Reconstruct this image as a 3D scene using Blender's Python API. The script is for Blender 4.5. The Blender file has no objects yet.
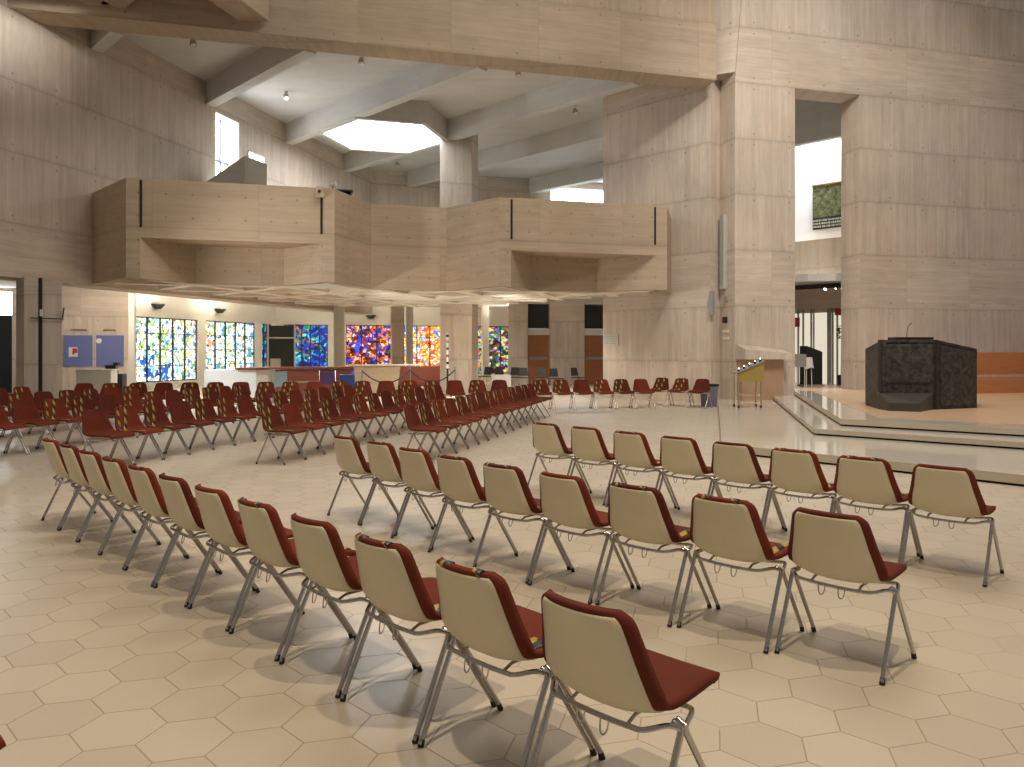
import bpy, math, random
from mathutils import Vector, Matrix
random.seed(7)
R = math.radians
COL = bpy.context.scene.collection
F, YH, EYE = 757.0, 350.0, 1.6

# ------------------------------------------------------------------ geometry helpers
def d(deg): return Vector((math.cos(R(deg)), math.sin(R(deg))))
D15, D75, DM45, D135, D105 = d(15), d(75), d(-45), d(135), d(105)
def ray(u): return (u - 512.0) / F                      # X/Y of an image column
def at(u, v, z=0.0):                                     # point of height z seen at (u,v)
    Y = F * (EYE - z) / (v - YH)
    return Vector((ray(u) * Y, Y))
def on(u, p, dr):                                        # where column u meets the plan line p + t*dr
    k = ray(u); t = (k * p.y - p.x) / (dr.x - k * dr.y)
    return p + dr * t
def meet(p, a, q, b):
    det = a.x * (-b.y) + b.x * a.y
    t = ((q.x - p.x) * (-b.y) + b.x * (q.y - p.y)) / det
    return p + a * t

class MB:
    def __init__(s): s.v = []; s.f = []; s.m = []
    def quad(s, pts, mi=0):
        i = len(s.v); s.v += [tuple(p) for p in pts]; s.f.append(tuple(range(i, i + len(pts)))); s.m.append(mi)
    def prism(s, poly, z0, z1, mi=0, top=None):
        poly = [Vector((p[0], p[1])) for p in poly]
        a = sum(poly[i].x * poly[(i + 1) % len(poly)].y - poly[(i + 1) % len(poly)].x * poly[i].y for i in range(len(poly)))
        if a < 0: poly = poly[::-1]
        n = len(poly); i = len(s.v)
        s.v += [(p.x, p.y, z0) for p in poly] + [(p.x, p.y, z1) for p in poly]
        s.f.append(tuple(i + k for k in reversed(range(n)))); s.f.append(tuple(i + n + k for k in range(n)))
        s.m += [mi, mi if top is None else top]
        for k in range(n):
            q = (k + 1) % n; s.f.append((i + k, i + q, i + n + q, i + n + k)); s.m.append(mi)
        return s
    def box(s, c, size, rz=0, mi=0):
        c = Vector(c); hx, hy, hz = [x / 2 for x in size]; cs, sn = math.cos(rz), math.sin(rz)
        pl = [(c.x + x * cs - y * sn, c.y + x * sn + y * cs) for x, y in ((-hx, -hy), (hx, -hy), (hx, hy), (-hx, hy))]
        return s.prism(pl, c.z - hz, c.z + hz, mi)
    def tube(s, path, r, n=8, mi=0, cap=True):
        path = [Vector(p) for p in path]; rings = []
        rr = r if isinstance(r, (list, tuple)) else [r] * len(path)
        prev = None
        for k, p in enumerate(path):
            t = (path[min(k + 1, len(path) - 1)] - path[max(k - 1, 0)]).normalized()
            if prev is None:
                a = t.orthogonal().normalized()
            else:
                a = (prev - t * prev.dot(t)).normalized()
            prev = a; b = t.cross(a)
            base = len(s.v)
            for j in range(n):
                w = 2 * math.pi * j / n
                s.v.append(tuple(p + (a * math.cos(w) + b * math.sin(w)) * rr[k]))
            rings.append(base)
        for k in range(len(rings) - 1):
            for j in range(n):
                q = (j + 1) % n
                s.f.append((rings[k] + j, rings[k] + q, rings[k + 1] + q, rings[k + 1] + j)); s.m.append(mi)
        if cap:
            s.f.append(tuple(rings[0] + j for j in reversed(range(n)))); s.m.append(mi)
            s.f.append(tuple(rings[-1] + j for j in range(n))); s.m.append(mi)
        return s
    def strip(s, path, th, z0, z1, closed=False):
        """thick polyline: the wall lies to the LEFT of the path direction"""
        P = [Vector((p[0], p[1])) for p in path]; n = len(P); off = []
        for k in range(n):
            ds = []
            if k > 0: ds.append((P[k] - P[k - 1]).normalized())
            if k < n - 1: ds.append((P[k + 1] - P[k]).normalized())
            ns = [Vector((-q.y, q.x)) for q in ds]
            m = sum(ns, Vector((0, 0))).normalized()
            off.append(P[k] + m * (th / max(.4, m.dot(ns[0]))))
        return s.prism(P + off[::-1], z0, z1)
    def build(s, name, mats, parent=None, smooth=False, loc=None, bevel=0):
        me = bpy.data.meshes.new(name); me.from_pydata(s.v, [], s.f); me.update()
        if not isinstance(mats, (list, tuple)): mats = [mats]
        for m in mats: me.materials.append(m)
        uv = me.uv_layers.new(name='UVMap')
        for p in me.polygons:
            p.material_index = s.m[p.index]; p.use_smooth = bool(smooth)
            n = p.normal
            if abs(n.z) > .8: t, b = Vector((1, 0, 0)), Vector((0, 1, 0))
            else:
                t = Vector((-n.y, n.x, 0)).normalized(); b = Vector((0, 0, 1))
            for li in p.loop_indices:
                co = me.vertices[me.loops[li].vertex_index].co
                uv.data[li].uv = (co.dot(t), co.dot(b))
        o = bpy.data.objects.new(name, me); COL.objects.link(o)
        if parent: o.parent = parent
        if loc is not None: o.location = loc
        if smooth and smooth != 'all':
            try: me.set_sharp_from_angle(angle=R(40))
            except Exception: pass
        if bevel:
            b = o.modifiers.new('bevel', 'BEVEL'); b.width = bevel; b.segments = 2; b.limit_method = 'ANGLE'
        return o
def V3(p, z): return Vector((p[0], p[1], z))
def tag(o, label=None, cat=None, group=None, kind=None):
    if label: o['label'] = label
    if cat: o['category'] = cat
    if group: o['group'] = group
    if kind: o['kind'] = kind
    return o
def struct(o, label=None): o['kind'] = 'structure'; return o
def thing(name, label, cat, loc=(0, 0, 0), rz=0, group=None):
    o = bpy.data.objects.new(name, None); COL.objects.link(o)
    o.location = loc; o.rotation_euler = (0, 0, rz); o.empty_display_size = .1
    return tag(o, label, cat, group)
def copy_tree(o, parent=None):
    c = o.copy(); COL.objects.link(c); c.parent = parent
    for ch in list(o.children): copy_tree(ch, c)
    return c

# ------------------------------------------------------------------ materials
class N:
    def __init__(s, name):
        s.mat = bpy.data.materials.new(name); s.mat.use_nodes = True
        s.t = s.mat.node_tree; s.b = s.t.nodes['Principled BSDF']; s.out = s.t.nodes['Material Output']
    def n(s, ty, **k):
        o = s.t.nodes.new(ty)
        for a, b in k.items(): setattr(o, a, b)
        return o
    def l(s, a, b): s.t.links.new(a, b)
    def val(s, x, sock):
        if hasattr(x, 'is_output'): s.l(x, sock)
        else: sock.default_value = x
    def math(s, op, a, b=0.0, c=0.0):
        o = s.n('ShaderNodeMath', operation=op)
        s.val(a, o.inputs[0]); s.val(b, o.inputs[1]); s.val(c, o.inputs[2]); return o.outputs[0]
    def vm(s, op, a, b=(0, 0, 0), out=0):
        o = s.n('ShaderNodeVectorMath', operation=op)
        s.val(a, o.inputs[0]); s.val(b, o.inputs[1]); return o.outputs[out]
    def mix(s, f, a, b, bt='MIX'):
        o = s.n('ShaderNodeMix', data_type='RGBA', blend_type=bt)
        s.val(f, o.inputs[0]); s.val(a, o.inputs[6]); s.val(b, o.inputs[7]); return o.outputs[2]
    def noise(s, vec, scale=1, detail=2, rough=.5):
        o = s.n('ShaderNodeTexNoise'); s.l(vec, o.inputs['Vector']); o.inputs['Scale'].default_value = scale
        o.inputs['Detail'].default_value = detail; o.inputs['Roughness'].default_value = rough; return o.outputs[0]
    def comb(s, x, y, z=0.0):
        o = s.n('ShaderNodeCombineXYZ'); s.val(x, o.inputs[0]); s.val(y, o.inputs[1]); s.val(z, o.inputs[2]); return o.outputs[0]
    def wn(s, vec):
        o = s.n('ShaderNodeTexWhiteNoise', noise_dimensions='3D'); s.l(vec, o.inputs[0]); return o.outputs[0]
    def bump(s, h, st=.3, dist=.01):
        o = s.n('ShaderNodeBump'); o.inputs['Strength'].default_value = st; o.inputs['Distance'].default_value = dist
        s.l(h, o.inputs['Height']); s.l(o.outputs[0], s.b.inputs['Normal'])

def c4(c): return (c[0], c[1], c[2], 1)
def srgb(r, g, b):
    f = lambda x: (x / 255 / 12.92) if x / 255 <= .04045 else ((x / 255 + .055) / 1.055) ** 2.4
    return (f(r), f(g), f(b))
def plain(name, col, rough=.5, metal=0, noise=0, spec=.5, scale=30):
    s = N(name); s.b.inputs['Roughness'].default_value = rough; s.b.inputs['Metallic'].default_value = metal
    s.b.inputs['Specular IOR Level'].default_value = spec
    tc = s.n('ShaderNodeTexCoord')
    nz = s.noise(tc.outputs['Object'], scale, 3)
    k = noise or .04
    f = s.math('MULTIPLY_ADD', nz, 2 * k, 1 - k)
    col_ = s.n('ShaderNodeMix', data_type='RGBA', blend_type='MULTIPLY'); col_.inputs[0].default_value = 1
    col_.inputs[6].default_value = c4(col)
    s.l(s.comb(f, f, f), col_.inputs[7]); s.l(col_.outputs[2], s.b.inputs['Base Color'])
    return s.mat
def emis(name, col, st):
    s = N(name); s.b.inputs['Base Color'].default_value = (0, 0, 0, 1)
    s.b.inputs['Emission Color'].default_value = c4(col); s.b.inputs['Emission Strength'].default_value = st
    return s.mat

LIFT0, LIFT = 4.52, 1.63
def concrete(name, col, mode='wall', board=.11, ties=True, contrast=1.0):
    """board-marked concrete. mode: 'wall' (upright boards, lying ones in some lifts), 'lying'"""
    s = N(name); s.b.inputs['Roughness'].default_value = .8; s.b.inputs['Specular IOR Level'].default_value = .25
    uvn = s.n('ShaderNodeUVMap'); uvn.uv_map = 'UVMap'
    sp = s.n('ShaderNodeSeparateXYZ'); s.l(uvn.outputs[0], sp.inputs[0]); u, v = sp.outputs[0], sp.outputs[1]
    def boards(a, b, segs):
        idx = s.math('FLOOR', s.math('DIVIDE', a, board))
        seg = segs
        w = s.wn(s.comb(idx, seg, 3.0))
        fr = s.math('ABSOLUTE', s.math('SUBTRACT', s.math('FRACT', s.math('DIVIDE', a, board)), .5))
        line = s.math('GREATER_THAN', fr, .455)
        grain = s.noise(s.comb(s.math('MULTIPLY', a, 22.0), s.math('MULTIPLY', b, 1.3), seg), 1, 4, .6)
        streak = s.noise(s.comb(s.math('MULTIPLY', a, 5.0), s.math('MULTIPLY', b, .45), seg), 1, 3, .6)
        r = s.math('MULTIPLY_ADD', w, .10, -.05)
        r = s.math('ADD', r, s.math('MULTIPLY_ADD', grain, .36, -.18))
        r = s.math('ADD', r, s.math('MULTIPLY_ADD', streak, .26, -.13))
        r = s.math('SUBTRACT', r, s.math('MULTIPLY', line, .045))
        return r
    lf = s.math('DIVIDE', s.math('SUBTRACT', v, LIFT0), LIFT)
    hor = boards(v, u, s.math('FLOOR', s.math('DIVIDE', s.math('ADD', u, 1.2), 2.4)))
    if mode == 'wall':
        li = s.math('FLOOR', lf)
        ish = s.math('ADD', s.math('COMPARE', li, 3.0, .1), s.math('COMPARE', li, -1.0, .1))
        ver = boards(u, v, s.math('FLOOR', lf))
        o = s.n('ShaderNodeMix', data_type='FLOAT'); s.l(ish, o.inputs[0]); s.l(ver, o.inputs[2]); s.l(hor, o.inputs[3])
        br = o.outputs[0]
    else: br = hor
    # lift joints, panel joints
    wob = s.math('MULTIPLY_ADD', s.noise(s.comb(u, 0.0), 3, 2), .02, -.01)
    jf = s.math('ABSOLUTE', s.math('SUBTRACT', s.math('FRACT', s.math('ADD', s.math('ADD', lf, wob), .5)), .5))
    joint = s.math('LESS_THAN', jf, .010)
    soft = s.n('ShaderNodeMapRange'); s.l(jf, soft.inputs[0]); soft.inputs[1].default_value = 0; soft.inputs[2].default_value = .07
    soft.inputs[3].default_value = .09; soft.inputs[4].default_value = 0
    pj = s.math('ABSOLUTE', s.math('SUBTRACT', s.math('FRACT', s.math('DIVIDE', u, 2.4)), .5))
    pjoint = s.math('LESS_THAN', pj, .004)
    pan = s.wn(s.comb(s.math('FLOOR', s.math('ADD', s.math('DIVIDE', u, 2.4), .5)), s.math('FLOOR', lf), 1.0))
    br = s.math('ADD', br, s.math('MULTIPLY_ADD', pan, .10, -.05))
    if ties != 'none':
        br = s.math('SUBTRACT', br, s.math('MULTIPLY', joint, .09))
        br = s.math('SUBTRACT', br, soft.outputs[0])
        br = s.math('SUBTRACT', br, s.math('MULTIPLY', pjoint, .10))
    if ties is True:
        tu = s.math('MULTIPLY', s.math('SUBTRACT', s.math('FRACT', s.math('DIVIDE', u, 1.2)), .5), 1.2)
        for off in (.10, .90):
            tv = s.math('MULTIPLY', s.math('SUBTRACT', s.math('FRACT', s.math('SUBTRACT', lf, off - .5)), .5), LIFT)
            dd = s.math('LESS_THAN', s.math('ADD', s.math('MULTIPLY', tu, tu), s.math('MULTIPLY', tv, tv)), .0009)
            br = s.math('SUBTRACT', br, s.math('MULTIPLY', dd, .28))
    if ties == 'dense':
        tu = s.math('MULTIPLY', s.math('SUBTRACT', s.math('FRACT', s.math('DIVIDE', u, .6)), .5), .6)
        tv = s.math('MULTIPLY', s.math('SUBTRACT', s.math('FRACT', s.math('DIVIDE', v, .56)), .5), .56)
        dd = s.math('LESS_THAN', s.math('ADD', s.math('MULTIPLY', tu, tu), s.math('MULTIPLY', tv, tv)), .0007)
        br = s.math('SUBTRACT', br, s.math('MULTIPLY', dd, .3))
    tc = s.n('ShaderNodeTexCoord')
    big = s.noise(tc.outputs['Object'], .5, 4, .6)
    br = s.math('ADD', br, s.math('MULTIPLY_ADD', big, .44, -.22))
    br = s.math('MULTIPLY_ADD', br, contrast, 1.0)
    base = s.mix(s.noise(tc.outputs['Object'], .33, 2), c4([c * k for c, k in zip(col, (1.06, 1.0, .9))]), c4([c * k for c, k in zip(col, (.95, 1.0, 1.08))]))
    fin = s.n('ShaderNodeVectorMath', operation='MULTIPLY'); s.l(base, fin.inputs[0]); s.l(s.comb(br, br, br), fin.inputs[1])
    s.l(fin.outputs[0], s.b.inputs['Base Color'])
    s.bump(br, .35, .02)
    return s.mat

def hexfloor():
    s = N('hex_tile_floor')
    geo = s.n('ShaderNodeNewGeometry')
    k = 1.6 / 1.64; side = .19366 * k; L = math.sqrt(3) * side
    c = (-.81825636 * k, 3.34584387 * k, 0)
    p = s.vm('SUBTRACT', geo.outputs['Position'], c)
    rot = s.n('ShaderNodeVectorRotate', rotation_type='Z_AXIS'); s.l(p, rot.inputs[0]); rot.inputs['Angle'].default_value = R(-45.14)
    p = s.vm('MULTIPLY', rot.outputs[0], (1, 1, 0))
    r = (L, L * math.sqrt(3), 1.0); h = (L / 2, L * math.sqrt(3) / 2, .5)
    def fold(q):
        o = s.n('ShaderNodeVectorMath', operation='WRAP'); s.l(q, o.inputs[0])
        o.inputs[1].default_value = (h[0], h[1], h[2]); o.inputs[2].default_value = (-h[0], -h[1], -h[2]); return o.outputs[0]
    q1 = fold(p); q2 = fold(s.vm('ADD', p, (h[0], h[1], 0)))
    l1 = s.vm('LENGTH', q1, out=1); l2 = s.vm('LENGTH', q2, out=1)
    sel = s.math('LESS_THAN', l2, l1)
    m = s.n('ShaderNodeMix', data_type='VECTOR'); s.l(sel, m.inputs[0]); s.l(q1, m.inputs[4]); s.l(q2, m.inputs[5]); q = m.outputs[1]
    sp = s.n('ShaderNodeSeparateXYZ'); s.l(s.vm('ABSOLUTE', q), sp.inputs[0])
    hd = s.math('MAXIMUM', sp.outputs[0], s.math('ADD', s.math('MULTIPLY', sp.outputs[0], .5), s.math('MULTIPLY', sp.outputs[1], .8660254)))
    dist = s.math('SUBTRACT', L / 2, hd)
    line = s.n('ShaderNodeMapRange'); s.l(dist, line.inputs[0]); line.inputs[1].default_value = .0022; line.inputs[2].default_value = .0045
    line.inputs[3].default_value = 1; line.inputs[4].default_value = 0
    cid = s.vm('SNAP', s.vm('ADD', s.vm('SUBTRACT', p, q), (.013, .017, 0)), (.05, .05, 1))
    rnd = s.wn(cid)
    nz = s.noise(geo.outputs['Position'], 1.2, 5, .6); fine = s.noise(geo.outputs['Position'], 60, 3)
    br = s.math('ADD', s.math('MULTIPLY_ADD', rnd, .10, -.05), s.math('MULTIPLY_ADD', nz, .10, -.05))
    br = s.math('ADD', s.math('ADD', br, 1.0), s.math('MULTIPLY_ADD', fine, .08, -.04))
    base = s.vm('MULTIPLY', s.comb(br, br, br), (.56, .497, .41))
    patch = s.math('GREATER_THAN', s.noise(geo.outputs['Position'], .9, 3), .42)
    lw = s.math('MULTIPLY', line.outputs[0], s.math('MULTIPLY_ADD', patch, .40, .32))
    col = s.mix(lw, base, (.30, .22, .14, 1))
    s.l(col, s.b.inputs['Base Color'])
    rg = s.math('MULTIPLY_ADD', nz, .06, .29)
    s.l(s.math('ADD', rg, s.math('MULTIPLY', line.outputs[0], .3)), s.b.inputs['Roughness'])
    s.b.inputs['Specular IOR Level'].default_value = .38
    s.bump(s.math('MULTIPLY', line.outputs[0], -1.0), .15, .003)
    return s.mat

def slab_mat(name, col, rough, sx=.9):
    s = N(name); geo = s.n('ShaderNodeNewGeometry')
    nz = s.noise(geo.outputs['Position'], 1.5, 5, .6); f = s.noise(geo.outputs['Position'], 90, 2)
    rot = s.n('ShaderNodeVectorRotate', rotation_type='Z_AXIS'); s.l(geo.outputs['Position'], rot.inputs[0]); rot.inputs['Angle'].default_value = R(45)
    sp = s.n('ShaderNodeSeparateXYZ'); s.l(rot.outputs[0], sp.inputs[0])
    fr = s.math('ABSOLUTE', s.math('SUBTRACT', s.math('FRACT', s.math('DIVIDE', sp.outputs[0], sx)), .5))
    ln = s.math('LESS_THAN', fr, .004)
    br = s.math('ADD', s.math('MULTIPLY_ADD', nz, .2, .9), s.math('MULTIPLY_ADD', f, .1, -.05))
    br = s.math('SUBTRACT', br, s.math('MULTIPLY', ln, .12))
    s.l(s.vm('MULTIPLY', s.comb(br, br, br), col), s.b.inputs['Base Color'])
    s.b.inputs['Roughness'].default_value = rough
    return s.mat

def stained(name, cols, st, seed, dark=.25):
    """backlit glass: coloured shards over bigger drifts of colour"""
    s = N(name); s.b.inputs['Base Color'].default_value = (.02, .02, .02, 1)
    uvn = s.n('ShaderNodeUVMap'); uvn.uv_map = 'UVMap'
    p = s.vm('ADD', uvn.outputs[0], (seed * 3.7, seed * 1.9, seed))
    wob = s.n('ShaderNodeTexNoise'); s.l(p, wob.inputs['Vector']); wob.inputs['Scale'].default_value = 1.6; wob.inputs['Detail'].default_value = 3
    pw = s.vm('ADD', p, s.vm('MULTIPLY', wob.outputs['Color'], (.5, .5, 0)))
    vo = s.n('ShaderNodeTexVoronoi', voronoi_dimensions='3D'); s.l(pw, vo.inputs['Vector']); vo.inputs['Scale'].default_value = 8
    drift = s.noise(vo.outputs['Position'], .9, 2, .6)
    rv = s.wn(vo.outputs['Color'])
    f = s.math('ADD', s.math('MULTIPLY_ADD', drift, 2.2, -.6), s.math('MULTIPLY_ADD', rv, .36, -.18))
    cr = s.n('ShaderNodeValToRGB'); cr.color_ramp.interpolation = 'CONSTANT'; s.l(f, cr.inputs[0])
    els = cr.color_ramp.elements
    while len(els) > 1: els.remove(els[-1])
    els[0].position = 0; els[0].color = c4(srgb(*cols[0]))
    for i, c in enumerate(cols[1:]):
        e = els.new((i + 1) / len(cols)); e.color = c4(srgb(*c))
    vd = s.n('ShaderNodeTexVoronoi', feature='DISTANCE_TO_EDGE'); s.l(pw, vd.inputs['Vector']); vd.inputs['Scale'].default_value = 8
    lead = s.math('GREATER_THAN', vd.outputs[0], .035)
    k = s.math('MULTIPLY', lead, s.math('MULTIPLY_ADD', s.wn(vo.outputs['Position']), .6, .55))
    dk = s.math('GREATER_THAN', s.noise(p, 2.3, 3), dark)
    k = s.math('MULTIPLY', k, s.math('MULTIPLY_ADD', dk, .85, .15))
    s.l(cr.outputs[0], s.b.inputs['Emission Color']); s.l(s.math('MULTIPLY', k, st), s.b.inputs['Emission Strength'])
    s.b.inputs['Roughness'].default_value = .2
    return s.mat

def wood(name, col, sc=1.0, rough=.45):
    s = N(name); uvn = s.n('ShaderNodeUVMap'); uvn.uv_map = 'UVMap'
    sp = s.n('ShaderNodeSeparateXYZ'); s.l(uvn.outputs[0], sp.inputs[0])
    g = s.noise(s.comb(s.math('MULTIPLY', sp.outputs[0], 1.5 * sc), s.math('MULTIPLY', sp.outputs[1], 25 * sc)), 1, 4, .6)
    br = s.math('MULTIPLY_ADD', g, .6, .7)
    s.l(s.vm('MULTIPLY', s.comb(br, br, br), col), s.b.inputs['Base Color']); s.b.inputs['Roughness'].default_value = rough
    return s.mat

def fabric_red():
    s = N('rust_red_upholstery'); oi = s.n('ShaderNodeObjectInfo'); tc = s.n('ShaderNodeTexCoord')
    f = s.noise(tc.outputs['Object'], 260, 3, .7); b = s.noise(tc.outputs['Object'], 9, 3)
    hue = s.mix(oi.outputs['Random'], (.105, .022, .013, 1), (.19, .036, .016, 1))
    br = s.math('ADD', s.math('MULTIPLY_ADD', f, .5, .55), s.math('MULTIPLY', b, .4))
    o = s.n('ShaderNodeVectorMath', operation='MULTIPLY'); s.l(hue, o.inputs[0]); s.l(s.comb(br, br, br), o.inputs[1])
    s.l(o.outputs[0], s.b.inputs['Base Color']); s.b.inputs['Roughness'].default_value = .85
    s.b.inputs['Specular IOR Level'].default_value = .2
    s.bump(f, .3, .002)
    return s.mat
def tape_mat():
    s = N('yellow_black_tape'); uvn = s.n('ShaderNodeUVMap'); uvn.uv_map = 'UVMap'
    sp = s.n('ShaderNodeSeparateXYZ'); s.l(uvn.outputs[0], sp.inputs[0])
    a = s.math('FRACT', s.math('DIVIDE', s.math('SUBTRACT', s.math('ADD', s.math('MULTIPLY', sp.outputs[0], 1.4), 5.0), sp.outputs[1]), .15))
    m = s.math('GREATER_THAN', a, .5)
    s.l(s.mix(m, (.47, .33, .06, 1), (.02, .015, .012, 1)), s.b.inputs['Base Color'])
    s.b.inputs['Roughness'].default_value = .35
    return s.mat
def bronze():
    s = N('dark_cast_metal'); tc = s.n('ShaderNodeTexCoord')
    v = s.n('ShaderNodeTexVoronoi', feature='DISTANCE_TO_EDGE'); s.l(tc.outputs['Object'], v.inputs['Vector']); v.inputs['Scale'].default_value = 7
    n1 = s.noise(tc.outputs['Object'], 9, 5, .7)
    h = s.math('ADD', n1, s.math('MULTIPLY', v.outputs[0], .12))
    cr = s.n('ShaderNodeValToRGB'); s.l(h, cr.inputs[0]); e = cr.color_ramp.elements
    e[0].position = .35; e[0].color = (.014, .014, .015, 1); e[1].position = .75; e[1].color = (.12, .108, .095, 1)
    s.l(cr.outputs[0], s.b.inputs['Base Color']); s.b.inputs['Roughness'].default_value = .55; s.b.inputs['Metallic'].default_value = .15
    s.bump(h, .8, .03)
    return s.mat

CW = srgb(200, 187, 173)
M = dict(
    wall=concrete('board_marked_concrete', CW, 'wall', contrast=1.2),
    gal=concrete('gallery_concrete', srgb(188, 169, 146), 'lying', .09, 'dense', 1.0),
    beam=concrete('beam_concrete', srgb(180, 163, 143), 'wall', .11, True, 1.0),
    ceil=concrete('ceiling_concrete', srgb(204, 203, 200), 'lying', .3, 'none', .6),
    soff=concrete('soffit_concrete', srgb(234, 229, 218), 'lying', .3, 'none', .4),
    floor=hexfloor(),
    step=slab_mat('polished_step_stone', (.68, .63, .54), .10),
    step_edge=slab_mat('step_edge_stone', (.60, .53, .41), .35),
    sanct=slab_mat('sanctuary_tan_floor', (.66, .46, .29), .3, 3.0),
    groove=plain('recess_shade', (.02, .017, .015), .8),  # near-black colour in place of the shade inside gaps
    red=fabric_red(), tape=tape_mat(),
    shell=plain('cream_plastic_shell', srgb(216, 206, 176), .42, 0, .05, .4, 6),
    chrome=plain('dull_chrome_tube', (.50, .48, .46), .24, .95),
    rubber=plain('black_rubber', (.012, .012, .012), .6),
    black=plain('black_plastic', (.015, .015, .017), .45),
    bronze=bronze(),
    white=plain('white_paint', (.72, .71, .68), .5),
    post=plain('pale_painted_post', (.62, .60, .53), .6, 0, .06, .3, 3),
    board=plain('blue_notice_cloth', srgb(104, 116, 170), .85),
    doorw=wood('orange_brown_door_wood', (.34, .13, .05)),
    bench=wood('orange_bench_wood', (.50, .19, .07)),
    counter=wood('dark_red_counter_wood', (.20, .055, .03)),
    olive=plain('mustard_painted_panel', (.36, .27, .06), .5),
    brass=plain('brass_tube', (.50, .42, .26), .35, .8),
    grey=plain('grey_metal', (.30, .30, .31), .5),
    pale=plain('pale_green_grey_casing', (.42, .45, .42), .5),
    purple=plain('purple_grey_plastic', (.16, .15, .20), .5),
    blue=plain('blue_plastic', (.03, .07, .25), .4),
    sign_red=plain('red_sign', (.45, .03, .03), .5),
    rope=plain('dark_blue_rope', (.02, .02, .05), .8),
    sky=emis('skylight_glass', (.90, .96, 1.0), 15.0),
    winw=emis('daylit_window_glass', (.88, .95, 1.0), 12.0),
    lamp=emis('lamp_glass', (1, .96, .9), 10.0),
    candle=emis('candle_flame', (1, .8, .5), 8.0),
    lit=emis('backlit_cream_glass', (1.0, .90, .70), .85),
    darkglass=plain('dark_glass', (.02, .022, .025), .08),
)

# ================================================================== PLAN
LW0 = Vector((-10.85, 19.6))                 # a point of the left wall plane (direction 75)
WP = on(735, Vector((10.79, 23.2)), D15)     # left corner of the big pier, plane W (direction 15)
def W(u): return on(u, WP, D15)
BACK = D105
TH = .85
Z_GB, Z_GM, Z_GT = 3.3, 4.26, 5.66           # gallery bottom, middle, top
Z_BM, Z_CL = 9.41, 10.1

# ---- floor
m = MB(); m.quad([(-30, -3, 0), (16, -3, 0), (20, 50, 0), (-30, 50, 0)])
struct(m.build('floor', M['floor']))

# ---- left wall (above the side aisle) with the tall slit window
lw = lambda u: on(u, LW0, D75)
n75 = Vector((-D75.y, D75.x))                # outward (away from the nave)
m = MB()
a, b, c_, e = LW0 - D75 * 12, lw(215.5), lw(239), meet(LW0, D75, Vector((-1.63, 36.9)), D15)
def wl(p, q, z0, z1): m.prism([p, q, q + n75 * .9, p + n75 * .9], z0, z1)
wl(a, b, 3.27, 13.5); wl(b, c_, 3.27, 5.9); wl(b, c_, 9.28, 13.5); wl(c_, e, 3.27, 13.5)
struct(m.build('wall_left', M['wall']))
# window in the slit
t = bpy.data.objects.new('window_1', None); COL.objects.link(t); t['kind'] = 'structure'
q0, q1 = b + n75 * .55, c_ + n75 * .55
m = MB(); m.quad([V3(q0, 5.9), V3(q1, 5.9), V3(q1, 9.28), V3(q0, 9.28)]); m.build('window_glass', M['winw'], t)
m = MB(); mid = (q0 + q1) / 2 + D75 * .2
m.box(V3(mid - n75 * .08, 7.59), (.09, .1, 3.38), R(75)); m.box(V3(mid - n75 * .08, 7.9), (1.1, .08, .06), R(75))
m.build('window_frame', M['grey'], t)

# ---- rear wall, upper level, with the bright window at the right
RP = Vector((-1.63, 36.9))
rw = lambda u: on(u, RP, D15)
m = MB()
def wr(p, q, z0, z1): m.prism([p, q, q + D105 * .6, p + D105 * .6], z0, z1)
rl, r1, r2, rr = e, rw(551), rw(640), RP + D15 * 14
wr(rl, r1, 4.0, Z_CL); wr(r1, r2, 4.0, 7.6); wr(r1, r2, 9.75, Z_CL); wr(r2, rr, 4.0, Z_CL)
struct(m.build('wall_back', M['wall']))
m = MB(); o1, o2 = r1 + D105 * .4, r2 + D105 * .4
m.quad([V3(o1, 7.6), V3(o2, 7.6), V3(o2, 9.75), V3(o1, 9.75)])
struct(m.build('window_2', M['winw']))

# ---- W plane: right wall with tall opening, pier, main beam
jl, jr = W(795), W(860)
m = MB()
def ww(p, q, z0, z1, off=0): m.prism([p + D105 * off, q + D105 * off, q + D105 * TH, p + D105 * TH], z0, z1)
ww(WP, jl, 0, Z_BM); ww(jr, WP + D15 * 34, 0, 15.5)
top_l = WP + D15 * .55
ww(jl, jr, Z_BM, 15.5)
# upper part of the pier whose left edge leans to the right
i = len(m.v)
lo = [WP, jl, jl + D105 * TH, WP + D105 * TH]; hi = [top_l, jl, jl + D105 * TH, top_l + D105 * TH]
m.v += [tuple(V3(p, Z_BM)) for p in lo] + [tuple(V3(p, 15.5)) for p in hi]
for f in ((0, 1, 5, 4), (1, 2, 6, 5), (2, 3, 7, 6), (3, 0, 4, 7), (3, 2, 1, 0), (4, 5, 6, 7)):
    m.f.append(tuple(i + k for k in f)); m.m.append(0)
struct(m.build('wall_right', M['wall']))
# slot beside the pier: set-back block above
bl, brr = W(716.5), W(735)
m = MB()
lo = [bl + D105 * .6, WP + D105 * .04, jl + D105 * .1, bl + D105 * 1.2]; hi = [bl + D105 * .6, top_l + D105 * .04, jl + D105 * .1, bl + D105 * 1.2]
m.v += [tuple(V3(p, 9.72)) for p in lo] + [tuple(V3(p, 15.5)) for p in hi]
for f in ((0, 1, 5, 4), (1, 2, 6, 5), (2, 3, 7, 6), (3, 0, 4, 7), (3, 2, 1, 0), (4, 5, 6, 7)): m.f.append(f); m.m.append(0)
struct(m.build('trim_1', M['wall']))
# main beam: low band along the left, tall wall above from column 266
wl_end = meet(LW0, D75, WP, D15)
m = MB()
m.prism([wl_end, bl, bl + D105 * TH, wl_end + D105 * TH], Z_BM, 10.6)
tall = W(262)
m.prism([tall, bl, bl + D105 * .8, tall + D105 * .8], 10.6, 15.5)
struct(m.build('beam', M['beam']))
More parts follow.
